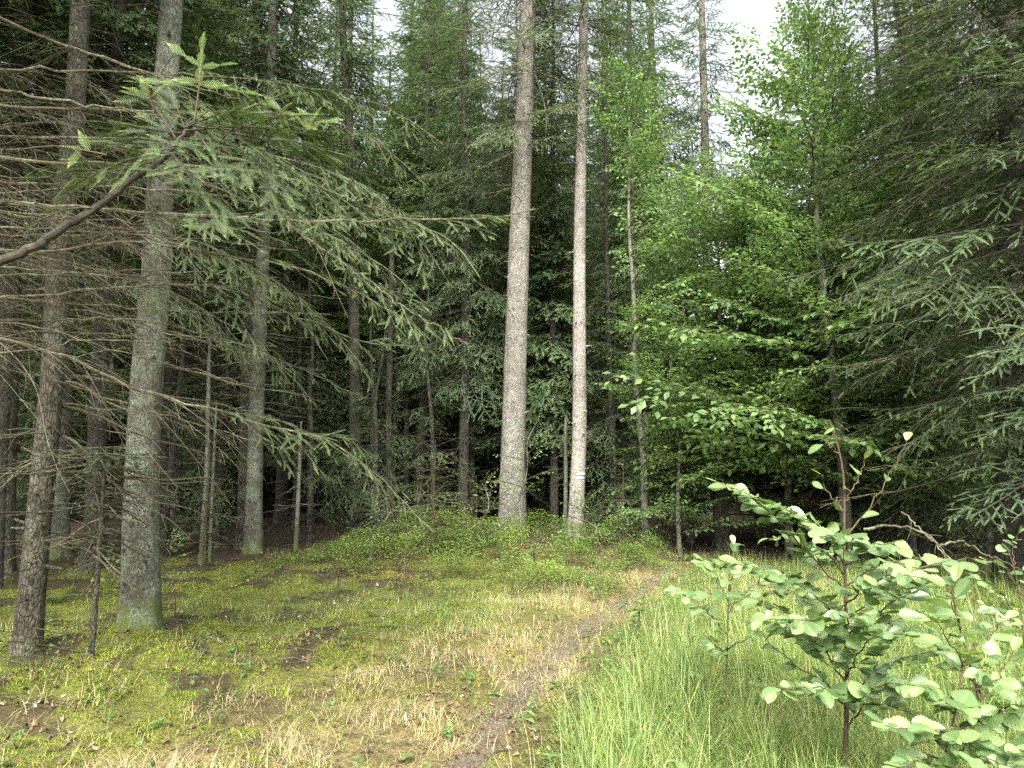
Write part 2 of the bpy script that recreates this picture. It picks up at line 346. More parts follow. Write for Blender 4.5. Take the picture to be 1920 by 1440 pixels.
# ------------------------------------------------------------------ ground cover
def scatter(n, r0=2.4, r1=15.5, ang=48):
    r = r0 + (r1 - r0) * rng.random(n) ** 1.15; a = R(ang) * (2 * rng.random(n) - 1)
    return r * np.sin(a), r * np.cos(a)
def blades(x, y, z, L, W, lean, bend, tint, geo=None, az=None):
    K = len(x); az = rng.random(K) * 2 * np.pi if az is None else az; d = np.stack([np.cos(az), np.sin(az), 0 * az], 1); s = np.stack([-np.sin(az), np.cos(az), 0 * az], 1)
    Pn = np.stack([x, y, z], 1); V = []; th = lean.copy()
    ws = (1.0, .85, .55, 0.0); Pc = Pn
    for k in range(4):
        if k < 3: V += [Pc - s * (W * ws[k] / 2)[:, None], Pc + s * (W * ws[k] / 2)[:, None]]
        else: V += [Pc]
        Pc = Pc + (d * np.sin(th)[:, None] + np.array([0, 0, 1]) * np.cos(th)[:, None]) * (L / 3)[:, None]; th = th + bend
    V = np.stack(V, 1); b = np.arange(K)[:, None] * 7
    Q = np.concatenate([b + np.array([[0, 1, 3, 2]]), b + np.array([[2, 3, 5, 4]])]); T = b + np.array([[4, 5, 6]])
    g = geo or Geo(); g.add(V.reshape(-1, 3), T, Q, 0, np.repeat(np.clip(tint, 0, 1), 7)); return g
# green grass
x, y = scatter(330000); mk = masks(x, y); cl = vnoise(x, y, .45, 21); cl2 = vnoise(x, y, .17, 24)
keep = (rng.random(len(x)) < (mk[1] * (.10 + .95 * smooth(.3, .75, cl)) * (.35 + .9 * cl2) * (.35 + .45 * (x > 0)) + .05 * mk[3]) * (1 - .9 * mk[0]))
x, y = x[keep], y[keep]; n = len(x); px_ = np.interp(y, PATH[:, 1], PATH[:, 0])
g = blades(x, y, height(x, y) - .01, (.08 + .14 * smooth(.3, 1.2, x - px_) * vnoise(x, y, .5, 22) + .06 * (x < 0)) * rng.uniform(.5, 1.5, n), rng.uniform(.002, .004, n), rng.uniform(.2, 1.3, n), rng.uniform(.05, .6, n), rng.random(n) + .4 * (vnoise(x, y, .6, 23) - .5))
tx, ty = scatter(9000, 2.4, 13.5, 46); tk = rng.random(len(tx)) < (masks(tx, ty)[1] - .12) * (1 - masks(tx, ty)[0]) * (.25 + 1.1 * smooth(.3, .65, vnoise(tx, ty, .8, 25))) * (.45 + .55 * (tx > .3)); tx, ty = tx[tk], ty[tk]
nb = 26; K = len(tx); ta = rng.random((K, nb)) * 6.283; tr = np.abs(rng.normal(0, .055, (K, nb))); bx = (tx[:, None] + tr * np.cos(ta)).ravel(); by = (ty[:, None] + tr * np.sin(ta)).ravel(); px_ = np.interp(by, PATH[:, 1], PATH[:, 0])
hl_ = np.repeat(rng.uniform(.22, .62, K), nb) * (.35 + .65 * smooth(.1, 1.0, bx - px_)); tt = np.repeat(rng.uniform(-.15, .35, K), nb)
blades(bx, by, height(bx, by) - .01, hl_ * rng.uniform(.5, 1.15, K * nb), rng.uniform(.0022, .0045, K * nb) * np.where(rng.random(K * nb) < .12, 2.0, 1), (.08 + tr.ravel() * 5.5 + np.abs(rng.normal(0, .28, K * nb))), rng.uniform(.08, .85, K * nb), .15 + tt + .6 * rng.random(K * nb), g, (ta.ravel() + rng.normal(0, .5, K * nb)))
n = 1100; x = rng.uniform(.2, 4.6, n); y = rng.uniform(3.2, 9, n); k = rng.random(n) < masks(x, y)[1]; x, y = x[k], y[k]; n = len(x)
blades(x, y, height(x, y), rng.uniform(.4, .85, n), np.full(n, .0035), rng.uniform(.0, .3, n), rng.uniform(.0, .22, n), rng.uniform(0, .35, n), g)
solo('grass', g, [M['grass']], 'fresh green meadow grass standing right of the trampled path', 'grass', kind='stuff')
# dry grass
x, y = scatter(300000); mk = masks(x, y); cl = vnoise(x, y, .4, 31); cl2 = vnoise(x, y, .15, 34)
keep = rng.random(len(x)) < (mk[2] * .95 + .22 * mk[1] + .14 * mk[3]) * (.05 + 1.2 * smooth(.35, .7, cl)) * (.2 + 1.2 * cl2) * (1 - .7 * mk[0])
x, y = x[keep], y[keep]; n = len(x)
g = blades(x, y, height(x, y) - .005, rng.uniform(.07, .24, n) * (1 + .4 * (x > 1.5)), rng.uniform(.002, .0042, n), rng.uniform(.3, 1.5, n), rng.uniform(.2, .85, n), .05 + .95 * rng.random(n) ** .8)
n = 500; x = rng.uniform(.0, 4.8, n); y = rng.uniform(3.0, 10, n); k = rng.random(n) < masks(x, y)[1]; x, y = x[k], y[k]; n = len(x)
blades(x, y, height(x, y), rng.uniform(.3, .7, n), np.full(n, .003), rng.uniform(.0, .6, n), rng.uniform(.0, .3, n), rng.uniform(.2, .9, n), g)
solo('dry_grass', g, [M['straw']], 'straw coloured bent dry grass along both edges of the path', 'grass', kind='stuff')
# moss
x, y = scatter(620000); mk = masks(x, y); cl = vnoise(x, y, .28, 41)
keep = rng.random(len(x)) < mk[3] * (.16 + 1.0 * smooth(.30, .52, cl)) * (1 - mk[0])
x, y = x[keep], y[keep]; n = len(x)
g = blades(x, y, height(x, y) - .004, rng.uniform(.012, .036, n) * (.7 + .7 * smooth(.42, .7, vnoise(x, y, .28, 41))), rng.uniform(.005, .011, n), rng.uniform(.5, 1.5, n), rng.uniform(.0, .5, n), .2 + .45 * rng.random(n) + .5 * (vnoise(x, y, .9, 42) - .3))
solo('moss', g, [M['moss']], 'yellow green moss cushions covering the clearing floor', 'moss', kind='stuff')

def leaf_geo(L, W, fold=.25, curl=.15, n=4, tint=.5, mt=0):
    """pointed oval leaf along +x"""
    g = Geo(); t = np.linspace(0, 1, n + 1); w = W / 2 * np.sin(np.pi * t ** .85) ** .8; z = -curl * L * t ** 2
    c = np.stack([t * L, 0 * t, z], 1); a = np.stack([t * L, w, z + fold * w], 1); b = np.stack([t * L, -w, z + fold * w], 1)
    V = np.concatenate([c, a[1:-1], b[1:-1]]); T = []; Q = []; o = n + 1; m = n - 1
    for off, fl in ((o, 0), (o + m, 1)):
        T += [[0, 1, off][::-1 if fl else 1], [n - 1, n, off + m - 1][::-1 if fl else 1]]
        for k in range(1, n - 1): q = [k, k + 1, off + k, off + k - 1]; Q.append(q[::-1] if fl else q)
    g.add(V, T, Q, mt, tint); return g.pack()
# leaf litter
lg = leaf_geo(1.0, .62, .5, .5, 4, .0)
x, y = scatter(42000, 2.6, 26, 50); mk = masks(x, y)
pl = .9 * np.clip(1 - .85 * mk[1] - .5 * mk[2] - .5 * mk[3], 0, 1) * smooth(.3, .6, vnoise(x, y, .6, 51)) + .035
keep = rng.random(len(x)) < pl; x, y = x[keep], y[keep]; n = len(x); az = rng.random(n) * 6.283
D = np.stack([np.cos(az), np.sin(az), rng.uniform(-.35, .35, n)], 1); U = np.stack([rng.uniform(-.6, .6, n), rng.uniform(-.6, .6, n), np.where(rng.random(n) < .5, 1., -1.)], 1)
g = Geo(); s = rng.uniform(.02, .055, n); g.inst(lg, frames(np.stack([x, y, height(x, y) + .015], 1), D, U, s, s), np.clip(rng.normal(.36, .24, n), 0, 1))
solo('fallen_leaves', g, [M['litter']], 'brown fallen leaves strewn over moss and forest floor', 'leaf litter', kind='stuff')
# litter twigs
g = Geo(); x, y = scatter(2600, 2.6, 18, 48)
for a, b in zip(x, y):
    L = rng.uniform(.12, .6); az = rng.random() * 6.28; z = hz(a, b) + .012
    q = np.array([[a, b, z], [a + L * .5 * math.cos(az), b + L * .5 * math.sin(az), z + .02 + rng.uniform(0, .03)], [a + L * math.cos(az + .3), b + L * math.sin(az + .3), z]])
    tube(g, q, [.004, .003, .0015], 3)
solo('twigs', g, [M['twig']], 'thin dead twigs scattered on the moss and dry grass', 'twigs', kind='stuff')
# small herbs
hl = leaf_geo(1.0, .55, .2, .3, 4, .4); g = Geo(); x, y = scatter(1700, 2.8, 14, 46); mk = masks(x, y)
for a, b, m0 in zip(x, y, mk[0]):
    if m0 > .4 or (a < .6 and rng.random() < .65): continue
    k = rng.integers(4, 9); az = rng.random(k) * 6.28; s = rng.uniform(.03, .075) * (1.5 if a > .6 and rng.random() < .4 else 1); h = rng.uniform(.04, .16) * (1.8 if a > .6 else 1); z = hz(a, b)
    D = np.stack([np.cos(az), np.sin(az), rng.uniform(-.1, .6, k)], 1); O = np.array([a, b, z]) + np.stack([0 * az, 0 * az, h * rng.uniform(.3, 1, k)], 1)
    g.inst(hl, frames(O, D, np.tile([0, 0, 1.], (k, 1)), s, s), rng.uniform(-.2, .4, k)); tube(g, [[a, b, z], [a, b, z + h]], .0015, 3, 0, .4)
solo('herbs', g, [M['beech']], 'low broad leaved herbs dotted through the grass', 'herbs', kind='stuff')
# bilberry
def bil(x, y):
    e1 = smooth(1.15, .75, np.hypot((x + .6) / 3.6, (y - 14.2) / 3.0) + .5 * (vnoise(x, y, .8, 61) - .5)); e2 = smooth(1.15, .7, np.hypot((x - .75) / 1.15, (y - 11.6) / 1.5) + .5 * (vnoise(x, y, .5, 62) - .5))
    return np.maximum(e1, e2)
x = rng.uniform(-4.6, 3.2, 170000); y = rng.uniform(9.6, 17.4, 170000); b = bil(x, y)
keep = rng.random(len(x)) < b * (.12 + 1.0 * smooth(.38, .62, vnoise(x, y, .42, 63))); x, y, b = x[keep], y[keep], b[keep]; n = len(x)
top = (.10 + .62 * vnoise(x, y, .5, 64) ** 1.4) * (.35 + .65 * b); z = height(x, y) + top * rng.random(n) ** .5
az = rng.random(n) * 6.28; D = np.stack([np.cos(az), np.sin(az), rng.uniform(-.3, .7, n)], 1)
bl = leaf_geo(1.0, .6, .2, .1, 2, .0) if False else leaf_geo(1.0, .6, .2, .1, 3, .0)
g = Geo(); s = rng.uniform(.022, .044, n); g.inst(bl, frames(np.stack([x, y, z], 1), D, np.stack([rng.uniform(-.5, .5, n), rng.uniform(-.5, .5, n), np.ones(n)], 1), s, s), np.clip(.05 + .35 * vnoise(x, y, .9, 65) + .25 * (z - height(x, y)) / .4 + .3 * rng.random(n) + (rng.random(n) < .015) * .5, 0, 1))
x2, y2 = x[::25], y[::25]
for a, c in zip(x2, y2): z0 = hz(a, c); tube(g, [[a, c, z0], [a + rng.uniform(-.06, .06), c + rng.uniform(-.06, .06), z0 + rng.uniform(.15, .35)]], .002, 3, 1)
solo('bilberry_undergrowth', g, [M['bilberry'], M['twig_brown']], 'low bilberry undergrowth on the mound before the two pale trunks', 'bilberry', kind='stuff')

# ------------------------------------------------------------------ conifer pieces
def twig(n, nl, nw, L0, rows=1, tint0=.25, tint1=.75, wood=.0016):
    """needle lined twig, unit length in x, needles in metres (L0 = true length it is meant for)"""
    g = Geo()
    t = (np.arange(n) + .5) / n
    for r in range(rows):
        for sg in (1, -1):
            ln = nl * np.minimum(1, .55 + .9 * t) * np.clip(2.2 * (1.02 - t), .35, 1) * rng.uniform(.85, 1.15, n); up = (.25, .85, -.5)[r]
            base = np.stack([t, 0 * t, 0 * t], 1); tip = base + np.stack([.55 * ln / L0, sg * ln * .85 * math.cos(up), ln * math.sin(up) * .8], 1)
            hw = nw / L0 / 2
            V = np.stack([base - [hw, 0, 0], base + [hw, 0, 0], tip + [hw * .6, 0, 0], tip - [hw * .6, 0, 0]], 1).reshape(-1, 3); T = np.arange(4 * n).reshape(-1, 4)
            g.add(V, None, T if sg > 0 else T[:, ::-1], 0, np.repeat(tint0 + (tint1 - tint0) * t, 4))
    # terminal needles
    g.add([[.93, -nw, 0], [.93, nw, 0], [1 + nl / L0 * .7, 0, 0]], [[0, 1, 2]], None, 0, tint1)
    a = wood
    g.add([[0, a, 0], [0, -a, 0], [0, 0, -a], [1, a * .5, 0], [1, -a * .5, 0]], None, [[0, 1, 4, 3]], 1, .4)
    return g.pack()
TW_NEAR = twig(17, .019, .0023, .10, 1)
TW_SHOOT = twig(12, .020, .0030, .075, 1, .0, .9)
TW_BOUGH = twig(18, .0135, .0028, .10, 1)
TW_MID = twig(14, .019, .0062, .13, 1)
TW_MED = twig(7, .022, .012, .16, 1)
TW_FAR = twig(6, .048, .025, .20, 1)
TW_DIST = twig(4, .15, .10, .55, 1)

def grow(axis_pts, r0, r1, geo, segs, live=.1, step=.09, ratio=.45, ang=55, hang=.15, seg=.12, sub=.10, sub_len=.16, roll=0.0, shape=.7, dead_to=None, wr=.0022, sides=4, mt=1, skip=.08, sub2=0.0, jit=.18, min_lat=.05, wob=.03, live_lat=0.0, lat_max=9.9, wood_sub=True):
    """grow laterals on a bough axis; needle twigs collected in segs as (origin, dir, up, length, tint)"""
    A = np.asarray(axis_pts, float); n = len(A)
    d = np.linalg.norm(np.diff(A, axis=0), axis=1); S = np.concatenate([[0], np.cumsum(d)]); Lt = S[-1]
    rr = r0 + (r1 - r0) * (S / Lt) ** .8
    tube(geo, A, rr, sides, mt)
    at = lambda s: np.array([np.interp(s, S, A[:, k]) for k in range(3)])
    s = step * rng.random() + .02; sg = 1 if rng.random() < .5 else -1
    while s < Lt:
        u = s / Lt; p = at(s); T = unit(at(min(s + .06, Lt)) - at(max(s - .06, 0)))
        side = unit(np.cross(T, [0, 0, 1])); up = np.cross(side, T)
        side = side * math.cos(roll) + up * math.sin(roll) * sg * 0 + up * 0; upv = unit(up + side * math.sin(roll))
        sidev = np.cross(T, upv)
        alive = u > live
        l = min(lat_max, ratio * Lt * (1 - u) ** shape * min(1, .35 + u / .2)) * rng.uniform(.6, 1.2)
        if rng.random() > skip and l > min_lat * .5:
            l = max(l, min_lat); a = R(ang) * rng.uniform(.75, 1.2)
            D = unit(T * math.cos(a) + sidev * sg * math.sin(a) + upv * rng.normal(0, jit))
            m = max(3, int(l / .10) + 2); t = np.linspace(0, 1, m)
            bendv = unit(rng.normal(0, 1, 3)); bend = rng.normal(0, wob)
            Lp = p + D * (l * t)[:, None] + T * (l * .18 * t ** 2)[:, None] - np.array([0, 0, 1]) * (hang * l * t ** 2)[:, None] + bendv * (bend * l * np.sin(t * 5.0))[:, None]
            rl = max(wr, rr[min(n - 1, int(u * n))] * .35) 
            tube(geo, Lp, np.linspace(rl, wr * .5, m), 3, mt)
            # needles along lateral
            q = .0; dl = l
            while q < dl:
                f = q / dl
                i = min(int(f * (m - 1)), m - 2); pp = Lp[i] + (Lp[i + 1] - Lp[i]) * (f * (m - 1) - i); dd = unit(Lp[i + 1] - Lp[i])
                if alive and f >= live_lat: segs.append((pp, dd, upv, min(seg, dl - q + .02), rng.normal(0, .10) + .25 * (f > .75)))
                q += seg * .92
            # sub twigs
            q = sub * (.6 + rng.random()) ; s2 = 1
            while q < dl * .96:
                f = q / dl; i = min(int(f * (m - 1)), m - 2); pp = Lp[i] + (Lp[i + 1] - Lp[i]) * (f * (m - 1) - i); dd = unit(Lp[i + 1] - Lp[i])
                ss = unit(np.cross(dd, upv)); a2 = R(ang) * rng.uniform(.7, 1.1)
                sl = min(sub_len, (dl - q) * .75 + .04) * rng.uniform(.6, 1.2)
                d2 = unit(dd * math.cos(a2) + ss * s2 * math.sin(a2) + upv * rng.normal(0, jit) - np.array([0, 0, hang * .8]))
                if rng.random() > skip:
                    lv = alive and f >= live_lat
                    if lv:
                        k = max(1, int(round(sl / seg)))
                        for h in range(k): segs.append((pp + d2 * sl * h / k, d2, upv, sl / k * 1.06, rng.normal(0, .12) + .25 * (h == k - 1)))
                        if sub2 and sl > sub2 * 1.5:
                            for h in np.arange(sub2, sl * .9, sub2):
                                s3 = 1 if rng.random() < .5 else -1; d3 = unit(d2 * .6 + np.cross(d2, upv) * s3 * .7 + upv * rng.normal(0, .15) - np.array([0, 0, hang * .5]))
                                segs.append((pp + d2 * h, d3, upv, min(.09, sl - h + .02), rng.normal(.05, .12)))
                    if (wood_sub or not lv) :
                        e = pp + d2 * sl; mid = pp + d2 * sl * .5 + rng.normal(0, .02 * sl + .002, 3)
                        tube(geo, [pp, mid, e], [wr * .7, wr * .55, wr * .35], 3, mt)
                q += sub * rng.uniform(.6, 1.4); s2 = -s2
        s += step * rng.uniform(.6, 1.4); sg = -sg
    if live < .99:
        s = max(live, .35) * Lt
        while s < Lt:
            T = unit(at(min(s + .05, Lt)) - at(s - .05)); segs.append((at(s), T, np.array([0, 0, 1.0]), seg, .2)); s += seg * .9
def lay(geo, segs, tw, w=1.0):
    if not segs: return
    O = np.array([q[0] for q in segs]); D = np.array([q[1] for q in segs]); U = np.array([q[2] for q in segs]); L = np.array([q[3] for q in segs]); t = np.array([q[4] for q in segs])
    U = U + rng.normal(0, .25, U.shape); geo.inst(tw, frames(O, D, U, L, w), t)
def branch_template(L, lod, droop=.18, tipup=.08, hang=.25, kind='spruce'):
    s = np.linspace(0, 1, 9); ax = np.stack([s * L, .03 * L * np.sin(s * 4 + rng.random() * 6), -droop * L * s ** 1.5 + tipup * L * s ** 4], 1)
    g = Geo(); segs = []
    if lod == 'mid': grow(ax, .006 + .006 * L, .002, g, segs, live=.14, step=.07, ratio=.50, ang=52, hang=hang, seg=.13, sub=.09, sub_len=.18, wood_sub=False, wr=.003, sides=4); lay(g, segs, TW_MID)
    elif lod == 'med': grow(ax, .006 + .006 * L, .002, g, segs, live=.14, step=.085, ratio=.50, ang=52, hang=hang, seg=.16, sub=.11, sub_len=.19, wood_sub=False, wr=.0032, sides=3); lay(g, segs, TW_MED)
    elif lod == 'dist': grow(ax, .012 + .006 * L, .004, g, segs, live=.1, step=.30, ratio=.5, ang=52, hang=hang, seg=.55, sub=.4, sub_len=.5, wood_sub=False, wr=.01, sides=3); lay(g, segs, TW_DIST)
    else: grow(ax, .008 + .006 * L, .003, g, segs, live=.14, step=.11, ratio=.50, ang=52, hang=hang, seg=.20, sub=.14, sub_len=.24, wood_sub=False, wr=.004, sides=3); lay(g, segs, TW_FAR)
    return L, g.pack()
def dead_template(L, thin=1.0):
    s = np.linspace(0, 1, 8); ax = np.stack([s * L, .06 * L * np.sin(s * 4 + rng.random() * 6), -.10 * L * s ** 1.6 + .02 * L * np.sin(s * 9)], 1); g = Geo()
    grow(ax, (.007 + .004 * L) * thin, .002, g, [], live=1.0, step=.13, ratio=.42, ang=48, hang=.12, sub=.14, sub_len=.18, wr=.0028 * thin, sides=4, mt=0, wob=.06, jit=.25)
    return L, g.pack()
BR = {'mid': [branch_template(L, 'mid', rng.uniform(.1, .3), rng.uniform(.02, .12), rng.uniform(.12, .4)) for L in (3.5, 2.6, 2.0, 2.0, 1.4, 1.4, .8, .45)],
      'far': [branch_template(L, 'far', rng.uniform(.1, .3), rng.uniform(.02, .12), rng.uniform(.15, .5)) for L in (2.6, 2.6, 2.0, 2.0, 1.4, 1.4, .8)]}
BR['med'] = [branch_template(L, 'med', rng.uniform(.1, .3), rng.uniform(.02, .12), rng.uniform(.12, .4)) for L in (3.3, 2.6, 2.0, 2.0, 1.4, 1.4, .8)]
BR['dist'] = [branch_template(L, 'dist', .2, .08, .35) for L in (3.0, 2.2, 1.2)]
DEAD = [dead_template(L) for L in (1.8, 1.4, 1.1, .8, .5)]

def place_branches(geo, lib, specs):
    """specs: (origin, azimuth, elevation, length, roll)"""
    by = {}
    for o, az, el, L, dt in specs:
        c = sorted(range(len(lib)), key=lambda i: abs(math.log(lib[i][0] / L)))[:2]; by.setdefault(c[rng.integers(0, 2)], []).append((o, az, el, L, dt))
    for i, sp in by.items():
        az = np.array([q[1] for q in sp]); el = np.array([q[2] for q in sp]); k = np.array([q[3] for q in sp]) / lib[i][0]
        D = np.stack([np.cos(az) * np.cos(el), np.sin(az) * np.cos(el), np.sin(el)], 1)
        U = np.stack([rng.normal(0, .2, len(sp)), rng.normal(0, .2, len(sp)), np.ones(len(sp))], 1)
        geo.inst(lib[i][1], frames(np.array([q[0] for q in sp]), D, U, k, k), np.array([q[4] for q in sp]))
def trunk_geo(pts, rad, sides=20, rings=30, flare=.0, rough=.04, mt=0, seed=0, stubs=0):
    A = spline(np.column_stack([pts, rad]), rings); Pt, Rd = A[:, :3], A[:, 3]
    g = Geo(); th = np.arange(sides) * 2 * np.pi / sides; z = Pt[:, 2] - Pt[0, 2]
    fl = flare * np.exp(-z / .28)[:, None] * (1 + .5 * np.sin(th * 4 + seed)[None] + .3 * np.sin(th * 7 + seed * 2)[None])
    nz = rough * (vnoise(th[None] * 3 + seed * 7.1, z[:, None] * 2.0 + 0 * th[None], .8, seed + 3) - .5) * 2
    rr = Rd[:, None] * (1 + fl + nz)
    V = Pt[:, None] + np.stack([rr * np.cos(th), rr * np.sin(th), 0 * rr], -1)
    i = np.arange(rings - 1)[:, None] * sides; j = np.arange(sides)[None]; j2 = (j + 1) % sides
    g.add(V.reshape(-1, 3), None, np.stack([i + j, i + j2, i + sides + j2, i + sides + j], -1).reshape(-1, 4), mt)
    if stubs:
        for _ in range(stubs):
            k = int(rng.integers(2, rings - 8)); a = rng.random() * 6.283; d = np.array([math.cos(a), math.sin(a), rng.uniform(-.3, .5)]); p = Pt[k] + d * [Rd[k] * .92] * 1; l = rng.uniform(.02, .14); w = rng.uniform(.006, .018)
            tube(g, [p, p + d * .03, p + d * (.03 + l)], [w * 1.9, w, w * .7], 6, mt, .5, True)
    return g
def crown_specs(H, z0, Lmax, dz=.38, per=5, e0=-.25, e1=.6, lower=.75, axis_fn=None, shape=.8, gaps=.1):
    sp = []; z = z0
    while z < H - .25:
        f = (z - z0) / (H - z0); L = Lmax * max(.06, (1 - f)) ** shape * (lower + (1 - lower) * min(1, f / .18)); a0 = rng.random() * 6.28
        for k in range(per):
            if rng.random() < gaps: continue
            zz = z + rng.uniform(-.16, .16); o = np.array([0, 0, zz]) if axis_fn is None else axis_fn(zz)
            sp.append((o, a0 + k * 6.283 / per + rng.normal(0, .25), e0 + (e1 - e0) * f ** 1.3 + rng.normal(0, .12), L * rng.uniform(.65, 1.15), rng.normal(0, .07)))
        z += dz * rng.uniform(.8, 1.2) * (1 - .35 * f)
    return sp
def dead_specs(z0, z1, n, Lr=(.5, 1.6), axis_fn=None):
    out = []
    for _ in range(n):
        z = rng.uniform(z0, z1); o = np.array([0, 0, z]) if axis_fn is None else axis_fn(z)
        out.append((o, rng.random() * 6.283, rng.normal(-.12, .18), rng.uniform(*Lr), 0.0))
    return out
def conifer_meshes(H, r, z0, Lmax, lod, bark, ndl, dead=(1.2, None, 30), dz=.42, per=5, lower=.75, bend=.12, wood='twig', shape=.8, e0=-.25, gaps=.1):
    k = 7; zz = np.linspace(0, H, k); pts = np.stack([np.cumsum(rng.normal(0, bend, k)) * .5, np.cumsum(rng.normal(0, bend, k)) * .5, zz], 1); pts[:, :2] -= pts[0, :2]
    ax = lambda z: np.array([np.interp(z, zz, pts[:, 0]), np.interp(z, zz, pts[:, 1]), z])
    pts[0, 2] -= .25
    tg = trunk_geo(pts, r * (1 - zz / H) ** .8 + .012, 12, 24, .35, .05, seed=int(rng.integers(0, 99)))
    cg = Geo(); place_branches(cg, BR[lod], crown_specs(H, z0, Lmax, dz, per, lower=lower, axis_fn=ax, shape=shape, e0=e0, gaps=gaps))
    out = dict(trunk=to_mesh('trunk', tg, [M[bark]], True), crown=to_mesh('crown', cg, [M[ndl], M[wood]]))
    if dead:
        dg = Geo(); place_branches(dg, DEAD, dead_specs(dead[0], dead[1] or z0, dead[2], axis_fn=ax)); out['dead_branches'] = to_mesh('dead_branches', dg, [M[wood]])  # dead side branches of the lower trunk, bare of needles
    return out
def plant_tree(meshes, name, label, cat, x, y, group=None, rz=None, sc=1.0, lean=(0, 0)):
    t = thing(name, label, cat, (x, y, hz(x, y) - .03), group, rng.random() * 6.28 if rz is None else rz, sc)
    t.rotation_euler[0], t.rotation_euler[1] = lean
    for nme, me in meshes.items(): part(nme, me, None, t)
    return t

# ------------------------------------------------------------------ broadleaf pieces
BLEAF = leaf_geo(1.0, .60, .18, .12, 2, .0)
def beech_branch(L, leaf=.075, step=.10, ls=.05, droop=.06):
    s = np.linspace(0, 1, 8); ax = np.stack([s * L, .04 * L * np.sin(s * 7 + rng.random() * 6), .12 * L * s - (.12 + droop) * L * s ** 2], 1); g = Geo(); O, D, U, Sz, Tt = [], [], [], [], []
    tube(g, ax, np.linspace(.004 + .005 * L, .0015, 8), 4, 1)
    def leaves(Pl, sp):
        d = np.linalg.norm(Pl[-1] - Pl[0]); k = max(2, int(d / sp)); sg = 1
        for i in range(k + 1):
            f = (i + .5) / (k + 1) if i < k else 1.0; q = f * (len(Pl) - 1); j = min(int(q), len(Pl) - 2); p = Pl[j] + (Pl[j + 1] - Pl[j]) * (q - j); T = unit(Pl[j + 1] - Pl[j])
            sd = np.cross(T, [0, 0, 1.0]); a = 0 if i == k else sg * R(rng.uniform(40, 65))
            O.append(p); D.append(T * math.cos(a) + sd * math.sin(a) + np.array([0, 0, rng.normal(-.18, .22)])); U.append([rng.normal(0, .3), rng.normal(0, .3), 1]); Sz.append(leaf * rng.uniform(.6, 1.15)); Tt.append(rng.uniform(.15, .8)); sg = -sg
    def side(Pl, l0, depth):
        d = np.linalg.norm(Pl[-1] - Pl[0]); k = int(d / step); sg = 1 if rng.random() < .5 else -1
        for i in range(1, k + 1):
            f = i / (k + 1); q = f * (len(Pl) - 1); j = min(int(q), len(Pl) - 2); p = Pl[j] + (Pl[j + 1] - Pl[j]) * (q - j); T = unit(Pl[j + 1] - Pl[j]); sd = np.cross(T, [0, 0, 1.0]); a = sg * R(rng.uniform(35, 60))
            l = l0 * (1 - f) ** .6 * min(1, .5 + f * 2) * rng.uniform(.6, 1.2)
            if l < .06: continue
            dd = unit(T * math.cos(a) + sd * math.sin(a) + np.array([0, 0, rng.normal(0, .12)])); t = np.linspace(0, 1, 4)
            Q = p + dd * (l * t)[:, None] - np.array([0, 0, 1]) * (.10 * l * t ** 2)[:, None] + rng.normal(0, .012 * l, (4, 3)); Q[0] = p
            tube(g, Q, np.linspace(.0035, .001, 4), 3, 1); leaves(Q, ls)
            if depth > 0 and l > .35: side(Q, l * .5, depth - 1)
            sg = -sg
    side(ax, .45 * L, 1); leaves(ax[3:], ls)
    S = np.array(Sz); g.inst(BLEAF, frames(np.array(O), np.array(D), np.array(U, float), S, S), np.array(Tt)); return L, g.pack()
BB = [beech_branch(L, .100, .12, .065) for L in (2.4, 2.0, 1.6, 1.2, .8)]
BBF = [beech_branch(L, .11, .12, .065) for L in (2.6, 2.0, 1.4, .9)]
def broadleaf_meshes(H, r, z0, Lmax, n, lib, bark='bark_smooth', lean=0.0, shape=.6, e0=.15, e1=.9, pts=None, xmin=None):
    k = 7; zz = np.linspace(0, H, k)
    if pts is None:
        pts = np.stack([np.cumsum(rng.normal(lean, .13, k)) * .8, np.cumsum(rng.normal(0, .13, k)) * .8, zz], 1); pts[:, :2] -= pts[0, :2]
    ax = lambda z: np.array([np.interp(z, zz, pts[:, 0]), np.interp(z, zz, pts[:, 1]), z]); p2 = pts.copy(); p2[0, 2] -= .2
    tg = trunk_geo(p2, r * (1 - zz / H) ** .9 + .006, 10, 24, .2, .06, seed=int(rng.integers(0, 99))); cg = Geo(); sp = []
    for i in range(n):
        f = (i + rng.random()) / n; z = z0 + (H - z0) * f; L = Lmax * (1 - f) ** shape * rng.uniform(.55, 1.1) + .3
        az = i * 2.4 + rng.normal(0, .4)
        if xmin is not None and z < 8 and ax(z)[0] + L * math.cos(az) - .45 * L * abs(math.sin(az)) < xmin: continue
        sp.append((ax(min(z, H - .05)), az, e0 + (e1 - e0) * f + rng.normal(0, .15), L, rng.normal(0, .08)))
    place_branches(cg, lib, sp)
    return dict(trunk=to_mesh('trunk', tg, [M[bark]], True), crown=to_mesh('crown', cg, [M['beech'], M['twig_dark']]))
def world_tree(name, label, cat, base, Hpts, rad, bark, sides=36, rings=60, flare=.35, rough=.035, seed=1):
    """trunk through given world points; returns thing, axis function in local coordinates"""
    base = np.asarray(base, float); t = thing(name, label, cat, base)
    A = np.asarray(Hpts, float) - base; A[0, 2] -= .15
    part('trunk', trunk_geo(A, np.asarray(rad), sides, rings, flare, rough, seed=seed, stubs=60), [M[bark]], t, True)
    zs = A[:, 2]; ax = lambda z: np.array([np.interp(z, zs, A[:, 0]), np.interp(z, zs, A[:, 1]), z])
    return t, ax
def rpx(w, Y): return w / 2 / FPX * Y * 1.02
